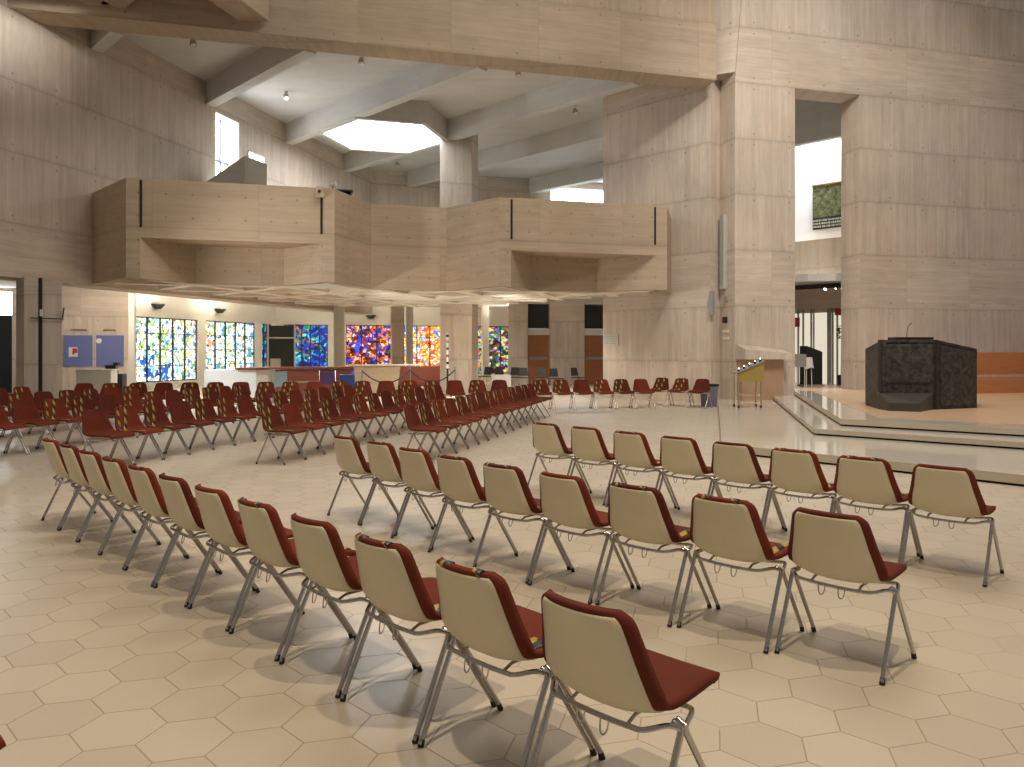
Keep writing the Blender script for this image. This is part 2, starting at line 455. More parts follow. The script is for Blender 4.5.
# ribs in front of the main beam at the upper left, with the low ceiling they carry
pA = W(100); pB = W(256)
m = MB()
fcz = 10.35
fl = LW0 - D75 * 12
m.prism([wl_end, W(262), W(262) - D75 * 7, fl], fcz, fcz + .3)
struct(m.build('ceiling_aisle', M['ceil']))
m = MB()
for p, dr, L_, w_ in ((pA, -D75, 7, .28), (pB, -D75, 7, .36)):
    nn = Vector((-dr.y, dr.x)); m.prism([p - nn * w_, p + nn * w_, p + nn * w_ + dr * L_, p - nn * w_ + dr * L_], 9.66, fcz)
nn = Vector((-DM45.y, DM45.x)); p = W(112)
m.prism([p - nn * .25, p + nn * .25, p + nn * .25 + DM45 * 3.6, p - nn * .25 + DM45 * 3.6], 9.66, fcz)
struct(m.build('beam', M['beam']))

# ---- wall from the pier to the doors (direction 135)
P1 = bl + D105 * TH                            # start behind the pier
P2 = on(603, P1, D135)
m = MB()
n135 = Vector((math.cos(R(45)), math.sin(R(45))))
m.prism([P1 + DM45 * .3, P2, P2 + n135 * .7, P1 + DM45 * .3 + n135 * .7], 0, Z_CL)
struct(m.build('wall_back_right', M['wall']))

# ---- upper ceiling behind the beam
m = MB()
m.prism([wl_end + D105 * .4 - D15 * .5, bl + D105 * .4, bl + D105 * .84, P1 + n135 * .3, e + D15 * 15 + D105 * .5, e - D15 * .6 + D105 * .5], Z_CL, Z_CL + .3)
struct(m.build('ceiling', M['ceil']))
# secondary beams (direction -45)
for s_, w_ in ((8.9, .16), (14.5, .18), (20.15, .18), (25.8, .18), (31.2, .18), (38.6, .2)):
    p0 = Vector((0, s_))
    pl = meet(p0, DM45, LW0, D75) if s_ < 28 else meet(p0, DM45, RP, D15)
    pr = meet(p0, DM45, WP + D105 * TH, D15)
    if s_ > 28: pr = p0 + DM45 * (pl.length * 0 + 20) if s_ > 30 else pr
    if s_ > 28: pr = meet(p0, DM45, P2 + n135 * .7, n135) if s_ < 30 else p0 + DM45 * 9
    nn = Vector((.7071, .7071)) * w_
    m = MB(); m.prism([pl - nn, pl + nn, pr + nn, pr - nn], Z_BM - .03, Z_CL + .05)
    struct(m.build('beam', M['ceil']))
# hexagonal skylight box
hc = Vector((-4.63, 27.57))
hexp = lambda r: [hc + d(15 + 60 * k) * r for k in range(6)]
sk = bpy.data.objects.new('window_3', None); COL.objects.link(sk); sk['kind'] = 'structure'
m = MB(); o_, i_ = hexp(2.42), hexp(2.2)
for k in range(6):
    q = (k + 1) % 6; m.prism([o_[k], o_[q], i_[q], i_[k]], Z_BM - .08, Z_CL + .02)
m.build('window_frame', M['ceil'], sk)
m = MB(); m.prism(hexp(2.22), Z_BM + .02, Z_BM + .06); m.build('window_glass', M['sky'], sk)

# ---- gallery
gt = lambda u, v: at(u, v, Z_GT)
A_ = gt(499, 197); 
A_ = Vector((ray(499) * 20.1, 20.1))
B_ = on(667, A_, D15)
C_ = meet(B_, D75, P1, D135)
S4 = on(446.6, A_, D135); S3 = on(371, S4, D15); F1r = on(334.5, S3, D75); F1l = on(126, F1r, D15)
S0 = meet(F1l, D135, LW0, D75)
outline = [S0, F1l, F1r, S3, S4, A_, B_, C_]
def pocket(u0, u1, ub0, ub1, P, dep=1.25):
    return [on(u0, P, D15), on(ub0, P + D105 * dep, D15), on(ub1, P + D105 * dep, D15), on(u1, P, D15)]
pk1 = pocket(140, 321, 196, 284, F1r); pk2 = pocket(511, 656, 532, 597, A_)
low = [S0, F1l] + pk1 + [F1r, S3, S4, A_] + pk2 + [B_, C_]
rear = [P2, Vector((-1.0, 30.5)), meet(LW0, D75, Vector((-6, 31)), D15) ]
# walls
m = MB()
m.prism(low + rear, 3.62, Z_GM)
m.strip(low, .28, Z_GB, 3.62)
m.prism(outline + rear, Z_GM, 4.5)
m.strip(outline, .3, 4.5, Z_GT)
g = m.build('balcony_parapet', M['gal']); struct(g)
# expansion slots on the parapet faces, as dark bars standing for their shade
m = MB()
for u, P, z0 in ((141, F1r, 4.5), (321.5, F1r, 4.5), (511.5, A_, 4.55), (655, A_, 4.55)):
    c = on(u, P, D15); m.box(V3(c - D105 * .005, (z0 + Z_GT) / 2 - .02), (.055, .02, Z_GT - z0 - .05), R(15))
struct(m.build('trim_2', M['groove']))
# ribs under the gallery
poly = [Vector(p) for p in low + rear]
def inside(p):
    r = False; n = len(poly)
    for i in range(n):
        a, b = poly[i], poly[(i + 1) % n]
        if (a.y > p.y) != (b.y > p.y) and p.x < (b.x - a.x) * (p.y - a.y) / (b.y - a.y) + a.x: r = not r
    return r
m = MB(); org = F1l
for dg in (15, 75, -45):
    dr = d(dg); nn = Vector((-dr.y, dr.x))
    for k in range(-9, 10):
        base = org + nn * (k * 2.05 + .02); run = None; ts = [x * .1 for x in range(-300, 301)]
        for t_ in ts + [999]:
            ok = t_ < 900 and all(inside(base + dr * (t_ + q1_) + nn * q2_) for q1_ in (-.3, .3) for q2_ in (-.3, .3))
            if ok and run is None: run = t_
            if not ok and run is not None:
                a, b = base + dr * run, base + dr * (prev)
                if prev - run > .6: m.prism([a - nn * .16, b - nn * .16, b + nn * .16, a + nn * .16], Z_GB + .01 + (dg % 7) * .003, 3.63)
                run = None
            prev = t_
struct(m.build('ceiling_gallery', M['soff']))

# ---- gallery column going up through both levels
def hexcol(name, uL, uM, uR, Y, z0, z1, mat, back=.9):
    a = Vector((ray(uL) * Y, Y)); b = on(uM, a, D15 * 1.0); c = on(uR, b, D75)
    mm = MB(); mm.prism([a, b, c, c + D135 * .4, a + D75 * back], z0, z1)
    return struct(mm.build(name, mat))
hexcol('column', 440, 472, 478, 27.9, 0, Z_CL, M['wall'])

# ---- aisle column at the left, with a groove
a = Vector((ray(24) * 17.55, 17.55)); b = on(62, a, D15)
m = MB(); m.prism([a, b, b + D135 * .9, a + D135 * .75], 0, 3.3)
colm = struct(m.build('column', M['wall']))
m = MB(); g = on(40.5, a, D15); m.box(V3(g - D105 * .004, 1.66), (.075, .02, 3.24), R(15)); m.build('groove', M['groove'], colm)  # dark strip on the face stands for the groove's shade
# wall fittings on it
for u, v in ((44, 302),):
    pass

# ---- lower side aisle and rear aisle (narthex)
BW = Vector((-14.8, 29.2))                    # end of the board wall = start of the window wall
CN = meet(BW, D75, Vector((-8.3, 40)), D15)   # corner of the narthex
ZW = 3.9
m = MB()
w0 = on(12, BW, D15)
m.prism([w0, BW, BW + D105 * .4, w0 + D105 * .4], 0, ZW)
w00 = on(-60, BW, D15)
m.prism([w00, w0, w0 + D105 * .4, w00 + D105 * .4], 3.75, ZW)
struct(m.build('wall_left_back', M['wall']))
m = MB(); m.quad([V3(w00, 2.9), V3(w0, 2.9), V3(w0, 3.75), V3(w00, 3.75)]); struct(m.build('window_4', M['winw']))
m = MB(); m.prism([w00, w0, w0 + D105 * .1, w00 + D105 * .1], 0, 2.9); struct(m.build('door_1', M['darkglass']))
# ceiling over the aisles
m = MB()
m.prism([Vector((-24, 14)), LW0 - D75 * 8 + n75 * .9, e * .0 + LW0 + D75 * 11 + n75 * .9, Vector((4, 31)), Vector((14, 46)), CN + D105 * 4, BW + n75 * 10], ZW, ZW + .3)
struct(m.build('ceiling_back', M['soff']))

def wall_holes(p, dr, L, holes, z0, z1, mat, name, th=.3):
    """wall along dr with rectangular holes [(t0,t1,za,zb)]"""
    nn = Vector((-dr.y, dr.x)); m = MB(); t = 0
    def pc(t0, t1, a, b):
        if t1 - t0 > 1e-3 and b - a > 1e-3:
            m.prism([p + dr * t0, p + dr * t1, p + dr * t1 + nn * th, p + dr * t0 + nn * th], a, b)
    for (t0, t1, za, zb) in sorted(holes):
        pc(t, t0, z0, z1); pc(t0, t1, z0, za); pc(t0, t1, zb, z1); t = t1
    pc(t, L, z0, z1)
    return struct(m.build(name, mat))
SIL, TOP = .3, 2.92
tt = lambda u, p, dr: (on(u, p, dr) - p).dot(dr)
side_h = [(tt(135, BW, D75), tt(198, BW, D75), SIL, TOP), (tt(206, BW, D75), tt(255.5, BW, D75), SIL, TOP), (tt(262, BW, D75), (CN - BW).length - .3, SIL, TOP)]
wall_holes(BW, D75, (CN - BW).length + .3, side_h, 0, ZW, M['post'], 'wall_left_low')
back_h = [(tt(284, CN, D15), tt(328, CN, D15), SIL, TOP), (tt(346, CN, D15), tt(392, CN, D15), SIL, TOP), (tt(404, CN, D15), tt(443, CN, D15), SIL, TOP), (tt(474, CN, D15), tt(514, CN, D15), SIL, TOP)]
wall_holes(CN, D15, tt(520, CN, D15), back_h, 0, ZW, M['post'], 'wall_back_low')
PAL = dict(
    light=[(40, 90, 170), (120, 180, 225), (245, 250, 255), (190, 220, 240), (255, 250, 240), (140, 180, 90), (245, 248, 255), (225, 215, 140), (80, 150, 200), (250, 240, 235), (60, 130, 120), (235, 245, 255), (230, 150, 90), (170, 200, 230)],
    blue=[(15, 30, 120), (20, 60, 190), (40, 120, 220), (20, 40, 150), (90, 200, 215), (30, 150, 110), (15, 30, 110), (170, 90, 60), (30, 70, 200)],
    fire=[(25, 30, 150), (40, 60, 230), (200, 90, 40), (255, 140, 70), (120, 50, 20), (250, 190, 150), (40, 60, 220), (180, 60, 40), (60, 80, 240), (30, 20, 30)],
    hot=[(60, 130, 220), (235, 240, 250), (255, 150, 70), (250, 190, 80), (230, 90, 50), (255, 235, 190), (120, 170, 235), (240, 120, 60)],
    mix=[(200, 40, 60), (240, 120, 60), (40, 130, 90), (60, 90, 200), (250, 200, 120), (150, 200, 130), (190, 30, 80), (30, 30, 60), (120, 190, 210)])
def glasswin(n, p, dr, t0, t1, pal, st, cols, rows, dark=.3):
    nn = Vector((-dr.y, dr.x)); o = bpy.data.objects.new('window_%d' % n, None); COL.objects.link(o); o['kind'] = 'structure'
    a, b = p + dr * t0 + nn * .12, p + dr * t1 + nn * .12
    m = MB(); m.quad([V3(a, SIL), V3(b, SIL), V3(b, TOP), V3(a, TOP)])
    m.build('window_glass', stained('stained_glass_%d' % n, PAL[pal], st, n, dark), o)
    m = MB(); ang = math.atan2(dr.y, dr.x)
    for k in range(cols + 1):
        c = a.lerp(b, k / cols) - nn * .03; m.box(V3(c, (SIL + TOP) / 2), (.06, .05, TOP - SIL), ang)
    for k in range(rows + 1):
        c = (a + b) / 2 - nn * .03; m.box(V3(c, SIL + (TOP - SIL) * k / rows), (t1 - t0, .04, .028 if 0 < k < rows else .09), ang)
    m.build('window_frame', M['black'], o)
glasswin(5, BW, D75, *side_h[0][:2], 'light', 2.6, 5, 4)
glasswin(6, BW, D75, *side_h[1][:2], 'light', 2.9, 5, 4)
glasswin(7, BW, D75, *side_h[2][:2], 'blue', 1.6, 3, 4)
glasswin(8, CN, D15, *back_h[0][:2], 'blue', 1.8, 5, 4, .4)
glasswin(9, CN, D15, *back_h[1][:2], 'fire', 2.0, 3, 4, .42)
glasswin(10, CN, D15, *back_h[2][:2], 'hot', 2.3, 3, 4, .3)
glasswin(11, CN, D15, *back_h[3][:2], 'mix', 1.8, 3, 4, .42)
# posts standing in front of the windows
def post(u0, u1, Y, z1=ZW, mat='post', dep=.35):
    a = Vector((ray(u0) * Y, Y)); b = on(u1, a, D15); mm = MB()
    mm.prism([a, b, b + D105 * dep, a + D105 * dep], 0, z1); struct(mm.build('column', M[mat]))
post(334, 344.5, 31.5, ZW, 'post', .9); post(392, 404, 34, ZW, 'wall', .6); post(406.5, 413, 36, ZW, 'post'); post(483, 489, 38, ZW, 'post')
post(128.5, 134.5, 27.6, ZW, 'post', .3); post(514, 527.5, 33.6, ZW, 'wall', 1.0)

# ---- doors under the gallery
DP = Vector((ray(527) * 34.3, 34.3))
t1a, t1b, t2a, t2b = tt(528, DP, D15), tt(550, DP, D15), tt(584.5, DP, D15), tt(607, DP, D15)
zD = 2.28
wall_holes(DP, D15, 9, [(t1a, t1b, 0, 3.72), (t2a, t2b, 0, 3.72)], 0, ZW, M['wall'], 'wall_doors', .4)
for k, (ta, tb) in enumerate(((t1a, t1b), (t2a, t2b))):
    o = bpy.data.objects.new('door_%d' % (k + 2), None); COL.objects.link(o); o['kind'] = 'structure'
    c = DP + D15 * (ta + tb) / 2 + D105 * .15; w_ = tb - ta
    m = MB(); m.box(V3(c, zD / 2), (w_ - .04, .05, zD), R(15)); m.build('door_panel', M['doorw'], o)
    m = MB(); m.box(V3(c - D105 * .06, 1.22), (w_ * .8, .05, .12), R(15)); m.build('push_bar', M['grey'], o)
    m = MB(); m.box(V3(c, 3.15), (w_ - .04, .04, 1.1), R(15)); m.build('transom_glass', M['darkglass'], o)
    m = MB(); m.box(V3(c - D105 * .04, 2.42), (w_ - .02, .2, .26), R(15)); m.build('door_lintel', M['post'], o)

# ---- sanctuary steps
z1, z2, z3 = .14, .25, .38
L1c = Vector((3.26, 11.78)); L1s = L1c + D75 * 11.05; L1e = at(1023.5, 487); e1 = L1c + (L1e - L1c).normalized() * 14
s2c = at(814, 435, z1); s2s = at(774, 400.6, z1); s2e = at(1023.5, 449.9, z1); e2 = s2c + (s2e - s2c).normalized() * 16
s3c = at(840.8, 426, z2); s3s = at(794.4, 395.3, z2); s3e = at(1023.5, 436.9, z2); e3 = s3c + (s3e - s3c).normalized() * 16
far = WP + D15 * 32 + D105 * .1
opn = Vector((22, 36))
def platform(name, side, corner, end, zb, zt, extra):
    m = MB(); inn = .05
    poly = [side, corner, end] + extra
    m.prism(poly, zb + .03, zt, 1, 0)
    # recessed foot, its near-black colour standing for the shadow gap
    sd, ed = (side - corner).normalized(), (end - corner).normalized()
    bis = (sd + ed).normalized() * .07
    m.prism([side + bis, corner + bis, end + bis] + extra, zb - .0, zb + .03, 2)
    return struct(m.build(name, [M['step'], M['step_edge'], M['groove']]))
ex = [far, Vector((14, 34)), Vector((7.4, 30)), P1 + D75 * .5]
platform('floor_step', L1s, L1c, e1, 0, z1, [far, WP + D105 * .3 + D15 * .2])
e2b = [far, W(790)+D105*.0, ] 
platform('floor_step', s2s + (s2s - s2c).normalized() * .7, s2c, e2, z1, z2, [far, W(784) + D105 * .3])
platform('floor_step', s3s + (s3s - s3c).normalized() * .9, s3c, e3, z2, z3, [far, W(800) + D105 * .3])
# tan floor inset
off = (s3s - s3c).normalized() * .75 + (e3 - s3c).normalized() * .75
m = MB(); m.prism([s3s + (e3 - s3c).normalized() * .55 + D75 * .6, s3c + off, e3 + off, far, W(806) + D105 * .2], z3 - .02, z3 + .006)
struct(m.build('floor_sanctuary', M['sanct']))
m = MB(); pp = W(786) + D105 * -1.2
m.prism([at(765, 399, z1), at(790, 395, z1) , jl, WP + D15 * .1], z1 - .02, z1 + .006)
m.build('floor_pier_foot', M['sanct']); bpy.data.objects['floor_pier_foot']['kind'] = 'structure'

# ---- space seen through the tall opening
Q = Vector((ray(820) * 27.5, 27.5))            # back plane, direction 135
wb_ = meet(Q, DM45, WP + D105 * (TH + .12), D15)
qb = wb_ - DM45 * .1
qa = meet(Q, D135, P1 + n135 * 1.6, D135 * 0 + n135) if False else Q + D135 * 6
nq = n135
m = MB(); m.prism([jl - D15 * 1.2 + D105 * .02, jr + D105 * .02, jr + D105 * TH, qb, qa], z3 - .3, z3 - .001); struct(m.build('floor_corridor', M['sanct']))
m = MB(); m.prism([qa, qb, qb + nq * .3, qa + nq * .3], 2.95, 9.9); struct(m.build('wall_corridor', M['wall']))
hi_w = plain('white_painted_wall', (.80, .80, .80), .7)
m = MB()
m.prism([qa - nq * .0 - nq * .05, qb - nq * .05, qb, qa], 5.62, 9.2); struct(m.build('wall_corridor_upper', hi_w))
m = MB(); m.prism([qa - nq * .5, qb - nq * .5 - DM45 * .6, qb, qa], 4.15, 5.55); struct(m.build('beam', M['beam']))  # lower wall face; the darker concrete stands for its weaker light
m = MB(); m.prism([qa - nq * 2.5, qb - nq * 2.5 - DM45 * 2.8, qb - nq * .0, qa], 3.9, 4.15); struct(m.build('ceiling_corridor', M['ceil']))
m = MB(); m.prism([qa - nq * 1.7, qb - nq * 1.7 - DM45 * 1.9, qb - nq * 1.45 - DM45 * 1.6, qa - nq * 1.45], 8.75, 10.6); struct(m.build('beam', M['ceil']))
m = MB(); m.prism([jl + D105 * TH - D15 * 1, jr + D15 * 5 + D105 * TH, jr + D15 * 5 + D105 * 4, jl - D15 * 1 + D105 * 4], 10.6, 10.8); struct(m.build('ceiling_corridor', M['ceil']))
# corridor side closure
m = MB(); m.prism([P1 + DM45 * .2 + n135 * .7, P1 + DM45 * .5 + n135 * .7, qa + n135 * .5 + DM45 * .3, qa + n135 * .5], 0, 10); struct(m.build('wall_corridor_side', M['wall']))
# lit screen of cream glass with dark mullions
o = bpy.data.objects.new('window_12', None); COL.objects.link(o); o['kind'] = 'structure'
pa, pb = on(782, Q, D135) - nq * .02, on(858, Q, D135) - nq * .02
m = MB(); m.quad([V3(pa, z3), V3(pb, z3), V3(pb, 2.95), V3(pa, 2.95)]); m.build('window_glass', M['lit'], o)
m = MB()
for u, w_ in ((787, .04), (799, .05), (804, .05), (812, .05), (814.5, .04), (830, .14), (833.5, .05), (838, .05), (846, .05), (852, .05)):
    c = on(u, Q, D135) - nq * .06; m.box(V3(c, (z3 + 3.1) / 2), (w_, .06, 3.1 - z3), R(135))
m.build('window_frame', M['grey'], o)

# ---- tapestry
c0, c1 = on(813, Q - nq * .12, D135), on(845, Q - nq * .12, D135)
s = N('tapestry_pattern'); uvn = s.n('ShaderNodeUVMap'); uvn.uv_map = 'UVMap'
nz = s.noise(uvn.outputs[0], 6, 4, .7); cr = s.n('ShaderNodeValToRGB'); s.l(nz, cr.inputs[0]); e_ = cr.color_ramp.elements
e_[0].position = .35; e_[0].color = (.03, .05, .02, 1); e_[1].position = .75; e_[1].color = (.34, .28, .12, 1)
x = e_.new(.5); x.color = (.11, .12, .045, 1)
s.l(cr.outputs[0], s.b.inputs['Base Color']); s.b.inputs['Roughness'].default_value = .9
zt_ = lambda v, P: EYE + (YH - v) * P.y / F
ta = thing('tapestry', 'green and gold woven hanging with dark lettered band, high on the daylit wall', 'tapestry', V3((c0 + c1) / 2, zt_(230, c0)))
def rel(p, z, t): return (p[0] - t.location.x, p[1] - t.location.y, z - t.location.z)
zb0, zt0 = zt_(230, c0), zt_(187, c0)
zm = zb0 + .42
def slab(c0, c1, z0, z1, th, t, name, mat, out=nq):
    m = MB()
    q = [c0, c1, c1 - out * th, c0 - out * th]
    m.prism([(p.x - t.location.x, p.y - t.location.y) for p in q], z0 - t.location.z, z1 - t.location.z)
    return m.build(name, mat, t)
slab(c0, c1, zm, zt0, .03, ta, 'woven_picture', s.mat)
slab(c0, c1, zb0, zm, .03, ta, 'lettered_band', M['black'])
m = MB(); random.seed(3)
for r_ in range(3):
    k = 0.04
    while k < .95:
        w_ = random.uniform(.03, .07); p = c0.lerp(c1, k) - nq * .036
        m.box(rel(p, zb0 + .09 + r_ * .11, ta), (w_ * .75, .01, .065), R(135)); k += w_ + .005
m.build('lettering', plain('pale_thread', (.5, .5, .38), .9), ta)
slab(c0 + D135 * .03, c1 - D135 * .03, zt0, zt0 + .05, .05, ta, 'hanging_rail', M['doorw'])
random.seed(11)

# ================================================================== CHAIRS
def lerp_curve(pts, t):
    n = len(pts) - 1; x = t * n; i = min(int(x), n - 1); f = x - i
    p = [pts[max(0, min(n, i + k))] for k in (-1, 0, 1, 2)]
    out = []
    for a, b, c, e in zip(*p):
        out.append(.5 * (2 * b + (c - a) * f + (2 * a - 5 * b + 4 * c - e) * f * f + (3 * b - a - 3 * c + e) * f ** 3))
    return out
#        y      z     halfwidth  side-lift(z) side-forward(y)
PROF = [(.285, .422, .192, .000, .0), (.268, .447, .212, .004, .0), (.18, .452, .230, .012, .0), (.06, .442, .240, .022, .0),
        (-.06, .434, .246, .034, .004), (-.135, .442, .250, .046, .02), (-.178, .485, .248, .035, .045), (-.200, .545, .238, .012, .052),
        (-.224, .620, .219, .003, .056), (-.250, .700, .201, .002, .058), (-.268, .757, .184, .000, .058), (-.277, .790, .148, -.006, .048)]
def shell_pt(t, s, off=0.0):
    y, z, w, lz, fy = lerp_curve(PROF, t)
    y2, z2 = lerp_curve(PROF, min(1, t + .01))[:2]; y1, z1_ = lerp_curve(PROF, max(0, t - .01))[:2]
    ty, tz = y2 - y1, z2 - z1_; L = math.hypot(ty, tz) or 1
    ny, nz = tz / L, -ty / L            # points to front/top
    a = abs(s) ** 2.4
    return Vector((s * w, y + fy * a + ny * off, z + lz * a + nz * off))
def shell_mesh(name, mat, o0, o1, t0, t1, smax, parent, nt=34, ns=12):
    vs = []; m = MB()
    for off in (o0, o1):
        for i in range(nt + 1):
            for j in range(ns + 1):
                m.v.append(tuple(shell_pt(t0 + (t1 - t0) * i / nt, smax * (2 * j / ns - 1), off)))
    K = (nt + 1) * (ns + 1); W_ = ns + 1
    for i in range(nt):
        for j in range(ns):
            a = i * W_ + j
            m.f.append((K + a, K + a + 1, K + a + W_ + 1, K + a + W_)); m.f.append((a, a + W_, a + W_ + 1, a + 1)); m.m += [0, 0]
    for i in range(nt):
        a = i * W_; m.f.append((a, K + a, K + a + W_, a + W_)); a += ns; m.f.append((a, a + W_, K + a + W_, K + a)); m.m += [0, 0]
    for j in range(ns):
        a = j; m.f.append((a, a + 1, K + a + 1, K + a)); a = nt * W_ + j; m.f.append((a, K + a, K + a + 1, a + 1)); m.m += [0, 0]
    o = m.build(name, mat, parent, smooth='all')
    return o
def tapestrip(s0, s1, parent, t0=.0, t1=1.0, over=.05):
    """a band of tape over the front of the backrest, over the top edge and down behind"""
    m = MB(); path = []
    for i in range(25): path.append((t0 + (t1 - t0) * i / 24, .0175))
    w = .028; L = 0; rows = []
    prev = None
    for k, (t, off) in enumerate(path + [(1.0, -.004), (.985, -.008), (.955, -.008)]):
        f = min(1, k / 24); s = s0 + (s1 - s0) * f
        hw = lerp_curve(PROF, t)[2]
        c = shell_pt(t, s / hw * .2, off) if False else shell_pt(t, s, off)
        if prev is not None: L += (c - prev).length
        prev = c; rows.append((c, L))
    i0 = len(m.v)
    for c, L in rows:
        m.v.append((c.x - w, c.y, c.z)); m.v.append((c.x + w, c.y, c.z))
    for k in range(len(rows) - 1):
        m.f.append((i0 + 2 * k, i0 + 2 * k + 1, i0 + 2 * k + 3, i0 + 2 * k + 2)); m.m.append(0)
    o = m.build('warning_tape', M['tape'], parent, smooth='all')
    uv = o.data.uv_layers[0]
    for p in o.data.polygons:
        for li in p.loop_indices:
            vi = o.data.loops[li].vertex_index; uv.data[li].uv = ((vi % 2) * .05, rows[vi // 2][1])
    md = o.modifiers.new('thick', 'SOLIDIFY'); md.thickness = .002
    return o
def make_chair(name, taped):
    t = thing(name, '', 'chair')
    shell_mesh('upholstery', M['red'], -.012, .014, 0, 1, 1.0, t)
    sh = shell_mesh('seat_shell', M['shell'], -.0165, -.006, .06, .945, .865, t)
    # side legs: two tubes meeting below the seat edge
    for sx in (-1, 1):
        top = Vector((sx * .264, -.045, .402))
        for yf, tk in ((-.235, -1), (.215, 1)):
            ft = Vector((sx * .2645, yf, .012))
            p1 = top + Vector((0, tk * .012, 0)); kn = top + (ft - top) * .06 + Vector((0, tk * .004, 0))
            m = MB(); m.tube([p1 + Vector((-sx * .03, 0, .012)), p1, kn, ft], .0115, 10)
            lg = m.build('leg', M['chrome'], t, smooth=True)
            m = MB(); m.tube([ft + (top - ft) * .05, ft + Vector((0, 0, -.011))], [.012, .0136], 10)
            m.build('rubber_foot', M['rubber'], lg, smooth=True)
    m = MB()
    for yy, dz in ((-.155, 0), (.08, .0)):
        pts = [(-.264, -.045 + (yy + .045) * .15, .402), (-.240, yy * .6, .414), (-.19, yy, .405), (-.14, yy, .398), (-.06, yy, .394), (.06, yy, .394), (.14, yy, .398), (.19, yy, .405), (.240, yy * .6, .414), (.264, -.045 + (yy + .045) * .15, .402)]
        m.tube([lerp_curve(pts, q_ / 40) for q_ in range(41)], .0095, 8)
    for sx in (-.12, .12): m.tube([(sx, -.155, .39), (sx, -.1, .412), (sx, .05, .412), (sx, .08, .39)], .007, 6)
    m.build('underframe', M['chrome'], t, smooth=True)
    for sx in (-.055, .045):
        m = MB(); pts = []
        for k in range(9):
            a = math.pi * k / 8; pts.append((sx + .017 * math.cos(a), -.165 - .012 * math.sin(a), .394 - .048 * math.sin(a) ** .7))
        m.tube(pts, .0032, 6); m.build('linking_hook', M['chrome'], t, smooth=True)
    if taped:
        tapestrip(.52, -.42, t, .28, 1.0); tapestrip(.82 - .1, .62, t, .10, 1.0)
    return t
base_plain = make_chair('meeting_chair', False); base_tape = make_chair('meeting_chair', True)
used = {'p': False, 't': False}
ORD = ['first', 'second', 'third', 'fourth', 'fifth', 'sixth', 'seventh', 'eighth', 'ninth', 'tenth', 'eleventh', 'twelfth', 'thirteenth', 'fourteenth', 'fifteenth', 'sixteenth', 'seventeenth', 'eighteenth', 'nineteenth', 'twentieth']
def chair(x, y, face, taped, label, group, z=0):
    k = 't' if taped else 'p'; src = base_tape if taped else base_plain
    o = src if not used[k] else copy_tree(src)
    used[k] = True
    o.location = (x, y, z); o.rotation_euler = (0, 0, R(face - 90) + random.uniform(-.012, .012))
    o['label'] = label; o['group'] = group
    return o
def row(n0, n1, fn, face, tapeset, label, group):
    for i in range(n0, n1):
        x, y = fn(i); k = i - n0
        tp = k in tapeset
        st = 'striped tape over its seat, ' if tp else 'no tape, '
        chair(x, y, face, tp, label % (('taped ' if tp else 'untaped '), ORD[k]), group)
hump = lambda i, n: math.sin(math.pi * i / n) if 0 < i < n else 0.0      # the rows are not quite straight
row(0, 12, lambda i: (.388 - .4035 * i - .015 * hump(i - 3, 8), 2.625 + .4045 * i + .015 * hump(i - 3, 8)), 45, {1, 2, 4, 7, 8, 10},
    'cream-backed %schair, %s from the near end of the nearest row', 'chairs of the nearest row')
row(0, 9, lambda i: (1.75 - .3965 * i - .09 * hump(i, 7), 3.97 + .4145 * i - .09 * hump(i, 7)), 45, {1, 2, 4, 5, 7},
    'cream-backed %schair, %s from the near end of the middle row', 'chairs of the middle row')
row(0, 8, lambda i: (3.175 - .3795 * i + .05 * hump(i, 7), 5.465 + .445 * i), 45, {1, 2, 5, 7},
    'cream-backed %schair, %s from the right end of the row nearest the altar steps', 'chairs of the row by the steps')
ST = lambda x, y: (lambda i: (x + .1475 * i, y + .5475 * i))
row(0, 14, ST(-1.28, 10.93), -15, {1, 2, 4, 5, 7, 8, 10, 12}, 'red %schair, %s from the near end of the rightmost angled row', 'chairs of the rightmost angled row')
row(0, 13, ST(-3.29, 10.82), -15, {0, 2, 3, 5, 6, 8, 9, 11}, 'red %schair, %s from the near end of the second angled row from the right', 'chairs of the second angled row from the right')
row(0, 14, ST(-5.50, 10.255), -15, {1, 2, 4, 5, 7, 8, 10, 12}, 'red %schair, %s from the near end of the angled row before the windows', 'chairs of the third angled row')
row(0, 12, ST(-7.70, 11.40), -15, {2, 3, 5, 6, 8, 9, 11}, 'red %schair, %s from the left edge in the fourth angled row from the right', 'chairs of the fourth angled row')
row(0, 8, ST(-9.35, 13.0), -15, {1, 2, 4, 5, 7}, 'red %schair, %s in view of the fifth angled row from the right', 'chairs of the fifth angled row')
row(0, 4, ST(-11.0, 14.9), -15, {0, 1, 3}, 'red %schair, %s in view of the leftmost angled row, by the pillar', 'chairs of the leftmost angled row')
L0 = Vector((-10.35, 18.2)); DL = d(11.5)
row(0, 18, lambda i: tuple(L0 + DL * (.603 * i)), -78, {1, 2, 4, 5, 7, 8, 10, 11, 13, 14, 16}, 'red %schair, %s from the left in the long back row', 'chairs of the long back row')
xs = (.77, 1.31, 1.85, 2.40, 2.93, 3.45)
row(0, 6, lambda i: (.80 + .565 * i, 20.25 + .13 * i), -77, {0, 1, 3, 4}, 'red %schair, %s from the left in the row before the plain wall', 'chairs of the row by the wall')
x3 = ((4.25, 21.9), (4.72, 21.45), (5.2, 21.0))
row(0, 3, lambda i: x3[i], -128, {0, 1}, 'red %schair, %s from the left of three angled beside the bin', 'three chairs by the bin')

